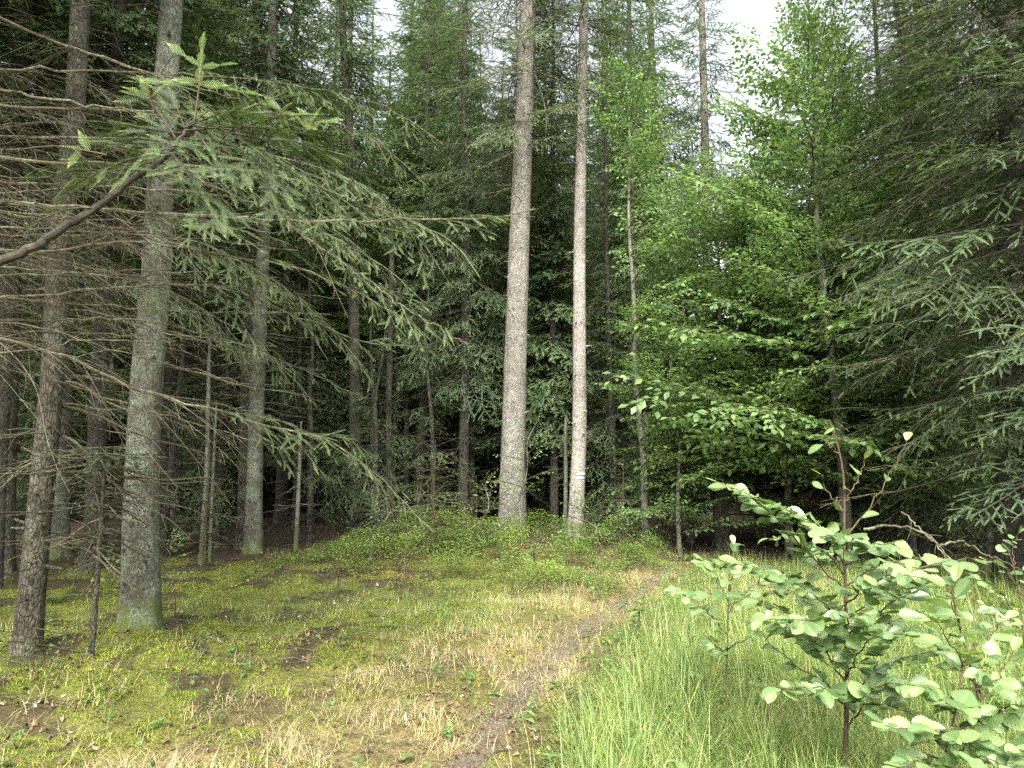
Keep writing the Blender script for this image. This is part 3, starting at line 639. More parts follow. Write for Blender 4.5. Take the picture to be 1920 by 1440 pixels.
def trunk_px(name, label, cat, pts, Y, bark, H=24, **k):
    """pts: (px, py, width px) from the foot up at depth Y; carried on to height H"""
    W = [P(a, b, Y) for a, b, _ in pts]; rad = [rpx(w, Y) for _, _, w in pts]
    for q in W[1:-1]: q[0] += rng.normal(0, .012); q[1] += rng.normal(0, .03)
    W[0][2] = hz(W[0][0], W[0][1]); d = W[-1] - W[-2]; d = d / d[2]
    zt = W[-1][2]
    for z, f in ((zt + (H - zt) * .5, .6), (H, .08)): W.append(W[len(pts) - 1] + d * (z - zt) * .7 + np.array([0, 0, (z - zt) * .3])); rad.append(rad[len(pts) - 1] * f)
    W = sorted(W, key=lambda q: q[2]); t, ax = world_tree(name, label, cat, W[0].copy(), W, rad, bark, **k); return t, ax

# ------------------------------------------------------------------ the named trunks
tB, axB = trunk_px('fir_tree', 'thick lichen grey fir trunk with mossy foot, standing in the clearing moss', 'tree', [(258, 1196, 82), (262, 1100, 66), (268, 900, 60), (276, 700, 56), (290, 500, 52), (305, 300, 47), (318, 60, 43)], 7.7, 'bark_lichen', sides=48, rings=90, flare=.16, seed=3)
tA, axA = trunk_px('spruce_tree', 'leaning brown lichen spotted spruce trunk nearest the left edge', 'tree', [(45, 1245, 50), (62, 1120, 44), (80, 930, 41), (98, 700, 40), (116, 470, 38), (135, 230, 37), (152, 0, 34)], 6.9, 'bark_brown', sides=36, rings=80, flare=.15, seed=5)
tA2, axA2 = trunk_px('fir_tree', 'pale grey green fir trunk right behind the leaning brown spruce', 'tree', [(108, 1035, 40), (112, 850, 36), (116, 650, 33), (122, 400, 30), (130, 150, 26)], 14.5, 'bark_lichen', seed=7)
tF, axF = trunk_px('spruce_tree', 'dark brown spruce trunk at the top left corner behind boughs', 'tree', [(6, 1050, 40), (14, 700, 36), (26, 400, 33), (44, 60, 29)], 12.5, 'bark_brown', seed=9)
tC, axC = trunk_px('fir_tree', 'slim grey fir trunk with scarred foot, right one of a pair', 'tree', [(474, 1040, 33), (478, 900, 29), (484, 700, 27), (492, 500, 25), (505, 200, 20), (512, 20, 17)], 15.0, 'bark_lichen', seed=11)
tC2, axC2 = trunk_px('spruce_tree', 'dark spruce trunk touching the left side of the scarred grey fir', 'tree', [(457, 1040, 26), (461, 850, 24), (466, 600, 21), (474, 300, 18), (482, 20, 15)], 15.8, 'bark_brown', seed=13)
tG, axG = trunk_px('spruce_tree', 'reddish bare spruce trunk seen through the middle fir boughs', 'tree', [(668, 1010, 24), (667, 800, 22), (666, 560, 20), (660, 330, 17), (645, 100, 14)], 21.0, 'bark_brown', seed=15)
tD, axD = trunk_px('fir_tree', 'thickest pale grey fir trunk rising from the bilberry mound', 'tree', [(958, 1012, 60), (960, 960, 50), (962, 880, 46), (964, 780, 43), (969, 600, 41), (976, 400, 38), (983, 200, 35), (990, 0, 30)], 16.8, 'bark_pale', sides=48, rings=90, flare=.2, seed=17)
tE, axE = trunk_px('spruce_tree', 'slender whitish spruce trunk carrying the painted white and teal trail mark', 'tree', [(1079, 1010, 34), (1078, 960, 29), (1083, 890, 27), (1085, 800, 26), (1086, 600, 24), (1088, 400, 22), (1091, 200, 19), (1095, 0, 16)], 16.8, 'bark_white', sides=36, rings=90, flare=.15, seed=19)
tH, axH = trunk_px('spruce_tree', 'far grey spruce trunk against the bright sky gap', 'tree', [(1330, 1000, 20), (1327, 520, 18), (1322, 250, 15), (1316, 20, 12)], 27.0, 'bark_pale', seed=21)
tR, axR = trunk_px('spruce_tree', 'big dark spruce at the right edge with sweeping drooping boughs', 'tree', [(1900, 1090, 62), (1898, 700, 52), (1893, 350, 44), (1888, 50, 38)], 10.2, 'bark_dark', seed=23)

# trail mark on E: painted plates bent round the bark
Yb = 16.8
pm = P(1084, 892, Yb) - np.array(tE.location); cE = axE(pm[2]); rE = rpx(27.2, Yb) * 1.035
def blaze(z0, z1, a0, a1, dr):
    g = Geo(); th = np.linspace(a0, a1, 12); V = []
    for z in (z0, z1):
        c = axE(z); V.append(np.stack([c[0] + (rE + dr) * np.sin(th), c[1] - (rE + dr) * np.cos(th), z + 0 * th], 1))
    for z in (z0, z1):
        c = axE(z); V.append(np.stack([c[0] + (rE - .03) * np.sin(th), c[1] - (rE - .03) * np.cos(th), z + 0 * th], 1))
    n = 12; V = np.concatenate(V); Q = []
    for i in range(n - 1): Q += [[i, i + 1, n + i + 1, n + i], [n + i, n + i + 1, 3 * n + i + 1, 3 * n + i], [2 * n + i, 2 * n + i + 1, i + 1, i]]
    Q += [[0, n, 3 * n, 2 * n], [n - 1, 3 * n - 1, 4 * n - 1, 2 * n - 1]]
    return g.add(V, None, Q)
zc = pm[2]
tm = part('trail_mark', blaze(zc - .052, zc + .052, -.22, .80, .012), [M['paint_white']], tE); tm['label'] = 'white painted trail mark with teal centre stripe'
part('stripe', blaze(zc - .019, zc + .019, -.23, .81, .016), [M['paint_teal']], tm)
# flaked bark scar at the foot of E and thin vine beside D
def vine():
    q = spline([P(1000, 130, 16.6), P(1012, 165, 16.5), P(1024, 215, 16.4), P(1022, 262, 16.4), P(1016, 292, 16.5)], 20); g = Geo(); tube(g, q - q[-1], .012, 5); return g, q[-1]
vg, vo = vine(); solo('vine', vg, [M['twig']], 'thin pale vine hanging in a bow right of the thickest trunk', 'vine', loc=vo)

# crowns and dead limbs on the named trunks
def dress(t, ax, z0, H, Lmax, lod, ndl, dead=None, wood='twig', per=5, dz=.42, lower=.8, e0=-.25, shape=.8, gaps=.1, azf=None):
    cg = Geo(); sp = crown_specs(H, z0, Lmax, dz, per, lower=lower, axis_fn=ax, e0=e0, shape=shape, gaps=gaps)
    if azf: sp = [q for q in sp if azf(q)]
    place_branches(cg, BR[lod], sp); part('crown', cg, [M[ndl], M[wood]], t)
    if dead:
        dg = Geo(); place_branches(dg, DEAD, dead_specs(*dead, axis_fn=ax)); part('dead_branches', dg, [M[wood]], t)
dress(tB, axB, 8.5, 22, 2.6, 'far', 'needle', (2.2, 8.5, 46, (.5, 1.9)))
dress(tA, axA, 8.0, 20, 2.2, 'far', 'needle', (1.2, 8, 46, (.5, 1.8)))
dress(tA2, axA2, 7.5, 24, 2.4, 'far', 'needle', (2.0, 9, 34))
dress(tF, axF, 6.0, 24, 2.6, 'far', 'needle', (1.2, 8, 36))
dress(tC, axC, 7.5, 22, 2.2, 'far', 'needle', (2.0, 8, 44))
dress(tC2, axC2, 7.0, 22, 2.2, 'far', 'needle', (2.0, 8, 44))
dress(tG, axG, 8.0, 24, 2.4, 'far', 'needle', (4.0, 9, 20))
dress(tD, axD, 8.6, 25, 3.4, 'med', 'needle', (5.5, 9, 8, (.6, 1.6)), dz=.5)
dress(tE, axE, 9.6, 23, 2.2, 'med', 'needle', (5, 9.5, 8, (.3, .8)), dz=.5)
dress(tH, axH, 10.5, 24, 2.4, 'far', 'needle', (5, 12, 12))
dress(tR, axR, 2.6, 19, 3.9, 'mid', 'needle', (.7, 3.5, 26, (1.0, 2.6)), per=5, dz=.46, gaps=.15, lower=.85, e0=-.18, shape=.7, wood='twig')

# ------------------------------------------------------------------ forest behind
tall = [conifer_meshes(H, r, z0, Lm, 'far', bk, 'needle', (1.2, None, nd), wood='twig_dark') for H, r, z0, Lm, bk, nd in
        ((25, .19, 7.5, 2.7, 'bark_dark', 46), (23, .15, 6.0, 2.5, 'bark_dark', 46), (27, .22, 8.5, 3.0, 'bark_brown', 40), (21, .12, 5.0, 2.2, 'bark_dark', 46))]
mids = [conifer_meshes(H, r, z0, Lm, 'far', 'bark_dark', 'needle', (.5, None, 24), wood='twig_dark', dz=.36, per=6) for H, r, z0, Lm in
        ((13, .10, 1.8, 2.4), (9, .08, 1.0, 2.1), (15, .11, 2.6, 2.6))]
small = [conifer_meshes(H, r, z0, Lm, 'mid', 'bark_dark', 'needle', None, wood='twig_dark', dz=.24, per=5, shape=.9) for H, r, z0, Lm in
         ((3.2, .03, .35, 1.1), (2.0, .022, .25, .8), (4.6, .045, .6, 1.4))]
def pxof(x, y): return 960 + FPX * x / (y * math.cos(PITCH) + 0.0)
taken = [np.array([t.location[0], t.location[1]]) for t in (tA, tA2, tB, tC, tC2, tD, tE, tF, tG, tH, tR)]
def free(x, y, d):
    for q in taken:
        if (q[0] - x) ** 2 + (q[1] - y) ** 2 < d * d: return False
    return True
def region(x, y):
    p = pxof(x, y)
    return ('behind the lichen grey fir' if p < 430 else 'behind the hanging fir boughs' if p < 800 else 'behind the two pale trunks' if p < 1150 else 'behind the bright green beeches' if p < 1560 else 'behind the big dark spruce')
ntall = 0
for it in range(2600):
    y = rng.uniform(16.5, 62); x = rng.uniform(-.82, .82) * y
    p = pxof(x, y)
    if 1335 < p < 1545 and True: continue
    if path_dist(np.array([x]), np.array([y]))[0] < 1.0 or not free(x, y, 1.75 + .012 * y) or ntall >= 140: continue
    if 925 < p < 1125 and y < 34 or 480 < p < 930 and y < 24 or 1335 < p < 1720 and y < 44: continue
    if (190 < p < 330 or 690 < p < 800 or 1560 < p < 1760) and rng.random() < .75: continue
    taken.append(np.array([x, y])); k = rng.integers(0, 4); ntall += 1
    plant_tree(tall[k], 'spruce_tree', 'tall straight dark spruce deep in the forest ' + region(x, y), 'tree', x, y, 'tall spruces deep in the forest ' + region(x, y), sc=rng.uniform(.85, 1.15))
# left and right margins of the clearing; nearest left ones unseen, added as shade
for x, y, k in ((-7.6, 8.6, 0), (-9.4, 11.5, 2), (-6.9, 13.0, 1), (-9.0, 15.2, 0), (-11.2, 14.0, 2), (-7.4, 16.6, 3), (9.6, 14.2, 0), (11.5, 11.5, 2), (12.2, 15.4, 1), (-10.8, 9.2, 1), (-6.2, 3.4, 0), (-7.5, .2, 2), (-9.0, 5.6, 3), (8.8, 4.2, 3)):
    taken.append(np.array([x, y])); plant_tree(tall[k], 'spruce_tree', 'tall spruce at the clearing edge ' + region(x, y), 'tree', x, y, 'tall spruces at the edge of the clearing ' + region(x, y))
nm = 0
for it in range(3000):
    y = rng.uniform(17.5, 50); x = rng.uniform(-.8, .8) * y; p = pxof(x, y)
    if path_dist(np.array([x]), np.array([y]))[0] < 1.6 or not free(x, y, .9) or nm >= 150: continue
    if 1335 < p < 1545 and y < 34: continue
    if 930 < p < 1120 and y < 19.5: continue
    if p < 930 and y < 25: continue
    taken.append(np.array([x, y])); nm += 1
    plant_tree(mids[rng.integers(0, 3)], 'young_spruce', 'half grown bushy spruce ' + region(x, y), 'young tree', x, y, 'half grown spruces in the understorey ' + region(x, y), sc=rng.uniform(.8, 1.15))
# a closed thicket far behind
thick = Geo()
for i in range(100):
    y = rng.uniform(52, 85); x = rng.uniform(-1, 1) * y; H = rng.uniform(9, 15); b = np.array([x, y, hz(x, y)])
    place_branches(thick, BR['dist'], [(b + q[0], q[1], q[2], q[3], q[4]) for q in crown_specs(H, .4, 2.8, 1.2, 4)])
    tube(thick, [b - [0, 0, .2], b + [0, 0, H]], [.14, .02], 6, 1)
solo('distant_woods', thick, [M['needle'], M['bark_dark']], 'closed dark spruce wood far behind the nearer trunks', 'woods', kind='stuff')

# explicit half grown conifers
def mid_tree(lbl, px, Y, H, z0, Lm, ndl='needle', lod='med', r=.09, sc=1.0, name='young_spruce', wood='twig_dark', e0=-.3, dead=(.4, None, 14), per=5, dz=.3, gaps=.12):
    x = (px - 960) / FPX * Y; me = conifer_meshes(H, r, z0, Lm, lod, 'bark_dark', ndl, dead, wood=wood, e0=e0, per=per, dz=dz, gaps=gaps); taken.append(np.array([x, Y]))
    return plant_tree(me, name, lbl, 'young tree', x, Y)
mid_tree('shaggy drooping spruce just left of the thickest pale trunk', 868, 19.0, 17, 4.0, 2.6, e0=-.45, r=.13)
mid_tree('half grown spruce filling the gap right of the trail marked trunk', 1150, 19.0, 12, 1.0, 2.0)
mid_tree('dark spruce filling the gap between the two pale trunks', 1038, 19.8, 17, 3.0, 2.2, r=.10, per=6, lod='far')
mid_tree('tall feathery spruce left of the shaggy drooping one', 785, 21.5, 18, 4.5, 2.5, r=.12, per=6, lod='far')
mid_tree('low half grown fir behind the drooping dead branch', 700, 20.5, 6.0, .8, 1.7)
mid_tree('slim half grown fir between the scarred grey fir and the dark gap', 560, 21.0, 9, 2.4, 1.8)
mid_tree('bushy fir in shade left of the scarred grey fir', 385, 20.0, 8, 2.0, 1.7)
for lb_, p_x, Y_, H_ in (('straggly low fir in the dark behind the lichen grey fir', 320, 14.8, 6), ('straggly shaded fir just left of the scarred grey fir', 420, 16.2, 5.2), ('straggly shaded fir just right of the scarred grey fir', 585, 17.0, 6.5), ('straggly low fir under the drooping bough tip', 705, 16.6, 4.6), ('straggly low fir in the dark gap left of the thickest trunk', 810, 18.2, 6), ('straggly fir behind the leaning brown spruce foot', 70, 15.2, 7)):
    mid_tree(lb_, p_x, Y_, H_, .7, 1.7, gaps=.38, dz=.34, per=4, r=.06)
mid_tree('dark bushy spruce left of the big right hand spruce', 1720, 13.5, 13, 1.2, 2.8, per=6)
mid_tree('dark spruce standing behind the right hand alder leaves', 1830, 15.5, 14, 1.0, 2.8, per=6)
mid_tree('fir just past the right border hanging its green boughs before the big dark spruce', 2030, 8.7, 11, 1.9, 3.1, lod='mid', per=6, dz=.36, r=.12, gaps=.1, name='fir_tree', e0=-.2)
mid_tree('bushy fir with yellowish tips between the sky gap and the big dark spruce', 1690, 16.0, 15, 1.5, 3.0, per=6, dz=.36, gaps=.1)
mid_tree('thin spruce in the shade behind the spreading beech', 1480, 19.0, 6.5, .8, 1.9)

# ------------------------------------------------------------------ beeches
def beech(lbl, px, Y, H, r, z0, Lm, n, lib=BB, name='beech_tree', **k):
    x = (px - 960) / FPX * Y; taken.append(np.array([x, Y])); return plant_tree(broadleaf_meshes(H, r, z0, Lm, n, lib, **k), name, lbl, 'tree', x, Y, rz=0)
beech('tall bright green beech right beside the trail marked trunk', 1205, 15.6, 10.0, .07, .9, 2.2, 120, shape=.45, xmin=-.90)
beech('spreading green beech with dark forked limbs right of the sky gap', 1575, 13.2, 9.6, .10, 1.2, 3.6, 96, lean=-.06, shape=.4)
beech('light green beech whose top stands in front of the far spruce trunk', 1345, 15.8, 8.2, .075, .6, 2.6, 100, shape=.45)
beech('round headed beech filling the space behind the two front beeches', 1290, 17.4, 8.4, .08, 1.0, 2.6, 80)
beech('leafy beech leaning over the path entrance', 1470, 15.2, 8.0, .08, 1.6, 2.9, 84, shape=.45)
beech('beech half hidden by the big dark spruce boughs', 1700, 14.4, 8.8, .08, 1.4, 2.6, 70)
beech('low leafy beech on the left of the path entrance', 1270, 14.6, 4.2, .04, .4, 1.5, 51, xmin=-1.5)
beech('dark stemmed young beech at the path entrance', 1420, 18.5, 7.0, .12, 1.2, 2.3, 75)
beech('tall light green beech in the gap left of the thickest trunk', 735, 24.0, 13.5, .12, 5.0, 2.8, 90, lib=BBF)
beech('light green beech top showing high between left boughs', 590, 26.0, 14.5, .12, 6, 3.0, 90, lib=BBF)
beech('green beech behind the leaning brown spruce', 190, 23.0, 11.5, .12, 3, 3.0, 81, lib=BBF)
beech('far broad beech below the bright sky gap', 1430, 30.0, 14.0, .14, 2, 3.8, 110, lib=BBF, shape=.4)
beech('far leafy beech right of the bright sky gap', 1590, 27.0, 14.5, .14, 3, 3.2, 90, lib=BBF)
beech('tall beech behind the trail marked trunk', 1200, 25.0, 15.0, .12, 5, 2.8, 90, lib=BBF)

# ------------------------------------------------------------------ fir boughs hanging in from the left
def bough(parent, pts, name='bough', r0=.018, r1=.003, ndl='needle_grey', tw=TW_BOUGH, wood='twig', n=40, label=None, **k):
    W = np.array([P(*q) for q in pts]); ax = spline(W, n); ax[1:-1] += rng.normal(0, .006, (n - 2, 3)); g = Geo(); segs = []
    grow(ax, r0, r1, g, segs, sides=6, **k); lay(g, segs, tw)
    off = np.array(parent.location); p_ = g.pack(); p_['V'] = (p_['V'] - off).astype(np.float32)
    o = part(name, p_, [M[ndl], M[wood]], parent)
    if label: o['label'] = label
    return o
# tree 1: nearest fir, just outside the left border
xf, yf = -2.15, 2.1
tN = thing('fir_tree', 'nearest fir whose thick crooked limb ends in bright new shoots', 'tree', (xf, yf, hz(xf, yf)))
part('trunk', trunk_geo([[0, 0, -.2], [.02, 0, 3], [0, .03, 7], [0, 0, 12]], [.13, .11, .07, .01], 24, 40, .3), [M['bark_lichen']], tN, True)
cg = Geo(); place_branches(cg, BR['far'], crown_specs(12, 4.6, 1.7, .6)); part('crown', cg, [M['needle'], M['twig']], tN)
limbW = np.array([[xf, yf, 1.95]] + [P(*q) for q in ((0, 488, 2.45), (100, 440, 2.5), (180, 390, 2.55), (235, 345, 2.55), (300, 302, 2.6), (325, 275, 2.6), (345, 245, 2.62), (362, 228, 2.65))])
g = Geo(); A = spline(limbW, 60); A[2:-1] += rng.normal(0, .003, (57, 3)); tube(g, A, np.interp(np.linspace(0, 1, 60), [0, .55, .9, 1], [.021, .014, .009, .005]), 10, 1)
segs = []
def spray(px0, px1, d0, d1, lat=.16, ratio=.5, live=.0, step=.035, **k):
    ax = spline(np.array([P(px0[0], px0[1], d0), (P(px0[0], px0[1], d0) + P(px1[0], px1[1], d1)) / 2 + [0, 0, .02], P(px1[0], px1[1], d1)]), 12)
    grow(ax, .004, .0015, g, segs, live=live, step=step, ratio=ratio, ang=52, hang=.12, seg=.09, sub=.055, sub_len=.10, wr=.0013, sides=4, skip=.12, wood_sub=False, **k)
for q in (((345, 245), (560, 250), 2.62, 2.7), ((335, 270), (240, 330), 2.6, 2.45), ((320, 285), (150, 340), 2.6, 2.4), ((330, 260), (260, 180), 2.6, 2.7), ((345, 240), (470, 210), 2.62, 2.75), ((360, 235), (430, 360), 2.65, 2.5),
          ((340, 262), (340, 330), 2.6, 2.35), ((400, 245), (500, 300), 2.64, 2.5), ((250, 330), (80, 330), 2.56, 2.5), ((180, 390), (60, 420), 2.55, 2.4), ((420, 250), (600, 215), 2.65, 2.8), ((340, 250), (200, 255), 2.62, 2.8), ((440, 250), (590, 310), 2.66, 2.6),
          ((350, 235), (640, 290), 2.65, 2.6), ((310, 295), (180, 270), 2.6, 2.8), ((320, 285), (420, 440), 2.6, 2.4), ((460, 255), (520, 400), 2.68, 2.5), ((300, 300), (120, 370), 2.6, 2.7), ((350, 250), (300, 140), 2.65, 2.9), ((500, 250), (680, 330), 2.7, 2.75), ((380, 240), (560, 180), 2.65, 2.9)): spray(*q)
lay(g, segs, TW_NEAR)
p_ = g.pack(); p_['V'] = (p_['V'] - np.array(tN.location)).astype(np.float32); part('bough', p_, [M['needle_grey'], M['twig_dark']], tN)['label'] = 'crooked dark limb with grey green sprays'
# bright upright shoots
g = Geo(); segs = []
def shoot(base, tip, d, lats):
    b, t_ = P(*base, d), P(*tip, d - .03); ax = spline(np.array([b, (b + t_) / 2 + [.004, 0, 0], t_]), 8); tube(g, ax, np.linspace(.004, .0018, 8), 5, 1)
    def line(a, c, f0=0.0):
        n = max(1, int(round(np.linalg.norm(c - a) / .07)))
        for i in range(n): segs.append((a + (c - a) * i / n, unit(c - a), unit(np.array([.1, -1, .6])), np.linalg.norm(c - a) / n * 1.05, .1 * i / n))
    line(b + (t_ - b) * .42, t_)
    for f, e in lats: line(b + (t_ - b) * f, P(*e, d - .02)); tube(g, [b + (t_ - b) * f, P(*e, d - .02)], [.002, .001], 4, 1)
shoot((365, 225), (382, 66), 2.6, [(.62, (318, 84)), (.62, (440, 120)), (.40, (268, 152)), (.42, (486, 178)), (.45, (330, 150)), (.44, (420, 160))])
shoot((510, 225), (545, 195), 2.75, [(.3, (595, 215)), (.5, (500, 185)), (.6, (590, 240))])
shoot((570, 250), (600, 205), 2.8, [(.4, (640, 225)), (.5, (560, 205))])
shoot((290, 210), (265, 150), 2.65, [(.4, (310, 160)), (.5, (235, 165))])
shoot((200, 290), (120, 275), 2.45, [(.4, (150, 250)), (.6, (130, 310))])
lay(g, segs, TW_SHOOT); p_ = g.pack(); p_['V'] = (p_['V'] - np.array(tN.location)).astype(np.float32); part('shoots', p_, [M['needle_shoot'], M['twig_brown']], tN)['label'] = 'bright yellow green new shoots'
for pts in ([(-80, 15, 2.9), (0, 35, 3.0), (150, 95, 3.1), (330, 150, 3.2), (450, 185, 3.3)], [(-80, 160, 2.8), (0, 168, 2.9), (120, 190, 3.0), (240, 207, 3.1), (330, 222, 3.2)]):
    bough(tN, [(-600, pts[0][1] + 120, 2.1)] + pts, 'dead_branch', .012, .003, live=1.0, step=.12, ratio=.22, ang=40, hang=.1, sub=.12, sub_len=.16, wr=.0016, jit=.3, wob=.06)

# tree 2: fir behind it, boughs reach to the middle
xf, yf = -4.0, 4.1
tO = thing('fir_tree', 'fir left of the picture whose long mossy boughs sweep to the middle', 'tree', (xf, yf, hz(xf, yf)))
part('trunk', trunk_geo([[0, 0, -.2], [.03, 0, 4], [0, .05, 9], [0, 0, 16]], [.18, .15, .09, .01], 24, 40, .3), [M['bark_lichen']], tO, True)
cg = Geo(); place_branches(cg, BR['far'], crown_specs(16, 6.5, 2.0)); part('crown', cg, [M['needle'], M['twig']], tO)
K = dict(step=.075, ang=40, hang=.30, seg=.10, sub=.055, sub_len=.22, wr=.0015, sub2=.065, jit=.22, skip=.08, roll=.35, wob=.04, wood_sub=True)
bough(tO, [(-430, 350, 4.1), (0, 380, 4.3), (300, 400, 4.4), (560, 414, 4.5), (800, 411, 4.6), (930, 408, 4.65), (1005, 392, 4.7)], 'bough', .022, .003, live=.42, ratio=.26, lat_max=.95, **K)
bough(tO, [(540, 418, 4.5), (610, 470, 4.5), (690, 525, 4.5), (780, 590, 4.5), (880, 645, 4.5)], 'bough', .010, .003, live=.15, ratio=.36, **K)
bough(tO, [(-430, 420, 4.1), (0, 470, 4.2), (250, 455, 4.3), (420, 478, 4.4), (560, 505, 4.5), (680, 550, 4.5), (760, 600, 4.5)], 'bough', .014, .003, live=.62, ratio=.22, lat_max=.7, **K)
bough(tO, [(-430, 500, 4.1), (0, 555, 4.6), (240, 535, 4.8), (420, 540, 4.9), (560, 595, 5.0), (680, 640, 5.0), (790, 650, 5.0)], 'bough', .012, .003, live=.6, ratio=.22, lat_max=.7, **K)
bough(tO, [(-430, 260, 4.1), (0, 300, 4.5), (300, 310, 4.8), (520, 330, 5.0), (700, 390, 5.1), (840, 450, 5.2), (900, 520, 5.2)], 'bough', .016, .003, live=.45, ratio=.24, lat_max=.9, **K)
bough(tO, [(-430, 200, 4.1), (0, 200, 4.8), (350, 210, 5.2), (560, 215, 5.4), (680, 250, 5.5), (760, 310, 5.5), (800, 350, 5.5)], 'bough', .016, .003, live=.45, ratio=.24, lat_max=.9, **K)
bough(tO, [(-430, 560, 4.1), (0, 600, 4.7), (250, 600, 5.0), (430, 640, 5.2), (560, 690, 5.3), (680, 745, 5.4)], 'bough', .012, .003, live=.66, ratio=.22, lat_max=.6, **K)
K2 = dict(step=.06, ang=36, hang=.18, seg=.10, sub=.08, sub_len=.20, wr=.0016, jit=.3, skip=.05, roll=.5, wob=.07)
bough(tO, [(-430, 560, 4.1), (0, 634, 4.2), (150, 683, 4.35), (300, 742, 4.5), (400, 768, 4.6), (500, 798, 4.7), (620, 830, 4.8), (700, 885, 4.9), (760, 945, 5.0), (800, 985, 5.0)], 'bough', .015, .003, live=.60, ratio=.25, lat_max=.95, sub2=.07, **dict(K2, hang=.38))
for pts in ([(-430, 300, 4.1), (0, 340, 4.6), (250, 352, 4.8), (450, 372, 5.0), (600, 420, 5.1), (720, 500, 5.2), (800, 570, 5.2)], [(-430, 250, 4.1), (0, 255, 4.9), (300, 262, 5.1), (480, 285, 5.2), (640, 330, 5.3), (760, 420, 5.4), (850, 540, 5.4)],
            [(-430, 330, 4.1), (0, 400, 4.9), (300, 440, 5.1), (430, 480, 5.2), (560, 560, 5.3), (650, 650, 5.4), (700, 720, 5.4)], [(-430, 150, 4.1), (0, 130, 5.0), (350, 140, 5.4), (550, 160, 5.6), (720, 200, 5.8), (830, 270, 5.8)],
            [(-430, 400, 4.1), (0, 470, 5.2), (250, 520, 5.4), (400, 590, 5.6), (520, 680, 5.7), (590, 760, 5.7)]):
    bough(tO, pts, 'bough', .013, .003, live=.5, ratio=.27, lat_max=1.0, **dict(K, hang=.45))
for y0, x1, y1, dd in ((330, 420, 345, 4.6), (425, 560, 470, 4.2), (515, 520, 520, 4.4), (690, 560, 850, 4.9), (600, 470, 720, 4.6), (440, 420, 415, 4.9), (360, 520, 300, 4.9), (560, 620, 590, 4.7), (660, 330, 640, 4.3), (280, 430, 260, 4.7), (500, 640, 560, 4.9), (395, 640, 440, 4.4), (620, 520, 650, 5.0)):
    bough(tO, [(-430, y0 - 30, 4.1), (0, y0, dd - .2), (x1 * .5, (y0 + y1) / 2 + rng.uniform(-15, 15), dd), (x1, y1, dd + .2)], 'dead_branch', .008, .002, live=1.0, step=.095, ratio=.24, lat_max=.75, ang=32, hang=.12, sub=.10, sub_len=.22, wr=.0015, jit=.28, wob=.07, skip=.05)

# ------------------------------------------------------------------ small plants under the trees
def sapling(lbl, px, py, topy, Y=None, L=.4, ndl='needle', dead=False, name='spruce_sapling', n=None, cat='sapling'):
    b = G(px, py) if Y is None else None
    if b is None: x = (px - 960) / FPX * Y; b = np.array([x, Y, hz(x, Y)])
    H = P(px, topy, b[1])[2] - b[2]; t = thing(name, lbl, cat, b); g = Geo(); q = np.array([[0, 0, -.05], [rng.normal(0, .01), 0, H * .5], [rng.normal(0, .02), 0, H]])
    tube(g, q, [.006 + .006 * H, .004 + .004 * H, .002], 6); part('stem', g, [M['twig_brown' if not dead else 'twig']], t)
    c = Geo(); sp = crown_specs(H, H * .2, L, .09 + .05 * H, 5, e0=.05, e1=.7, shape=.8); place_branches(c, BR['mid'][4:], sp); part('crown', c, [M[ndl], M['twig_brown']], t); return t
sapling('small green spruce sapling in the moss before the bilberries', 632, 1118, 1020, L=.35)
sapling('little dark spruce sapling leaning beside the mossy fir foot', 326, 1182, 1085, L=.35)
sapling('small dead brown spruce sapling on the grassy bank', 758, 1098, 1000, L=.42, ndl='needle_dead', dead=True)
sapling('flat topped young fir with yellowish tips before the dark wood', 815, 1030, 825, Y=13.8, L=1.0, ndl='needle_grey')
sapling('bushy young fir left of the flat topped one', 735, 1045, 880, Y=13.6, L=.9)
sapling('young fir right of the flat topped one', 895, 1040, 890, Y=14.5, L=.75)
sapling('tiny spruce sapling beside the thickest trunk foot', 1018, 1030, 985, Y=14.8, L=.35)
sapling('fresh green young spruce right of the trail marked trunk', 1165, 1010, 850, Y=15.0, L=.5)
sapling('second green young spruce by the path entrance', 1235, 1020, 880, Y=16.0, L=.9)
sapling('feathery young fir low at the left edge', 60, 1260, 1130, L=.5)
sapling('feathery fir sapling in shade between the left trunks', 190, 1050, 830, Y=11.0, L=.7)
sapling('shaded fir sapling right of the lichen grey fir', 395, 1040, 850, Y=13.0, L=.75)
# bare dead young stem between the two left trunks
b = G(170, 1232); t = thing('dead_spruce_sapling', 'bare thin dead spruce pole with whorls of dry twigs beside the fir', 'dead sapling', b)
top = P(198, 840, b[1]) - b; g = Geo(); tube(g, spline([[0, 0, -.1], top * .4 + [.01, 0, 0], top], 12), np.linspace(.026, .010, 12), 10); part('stem', g, [M['bark_brown']], t, True)
g = Geo(); place_branches(g, DEAD, dead_specs(.75, top[2], 46, (.35, 1.0), axis_fn=lambda z: top * z / top[2])); part('dead_branches', g, [M['twig']], t)
c = Geo(); place_branches(c, BR['mid'][4:], [(top * f, a, .1, .5, 0) for f in (.9, .97, 1.0) for a in rng.random(4) * 6.28]); part('crown', c, [M['needle'], M['twig']], t)
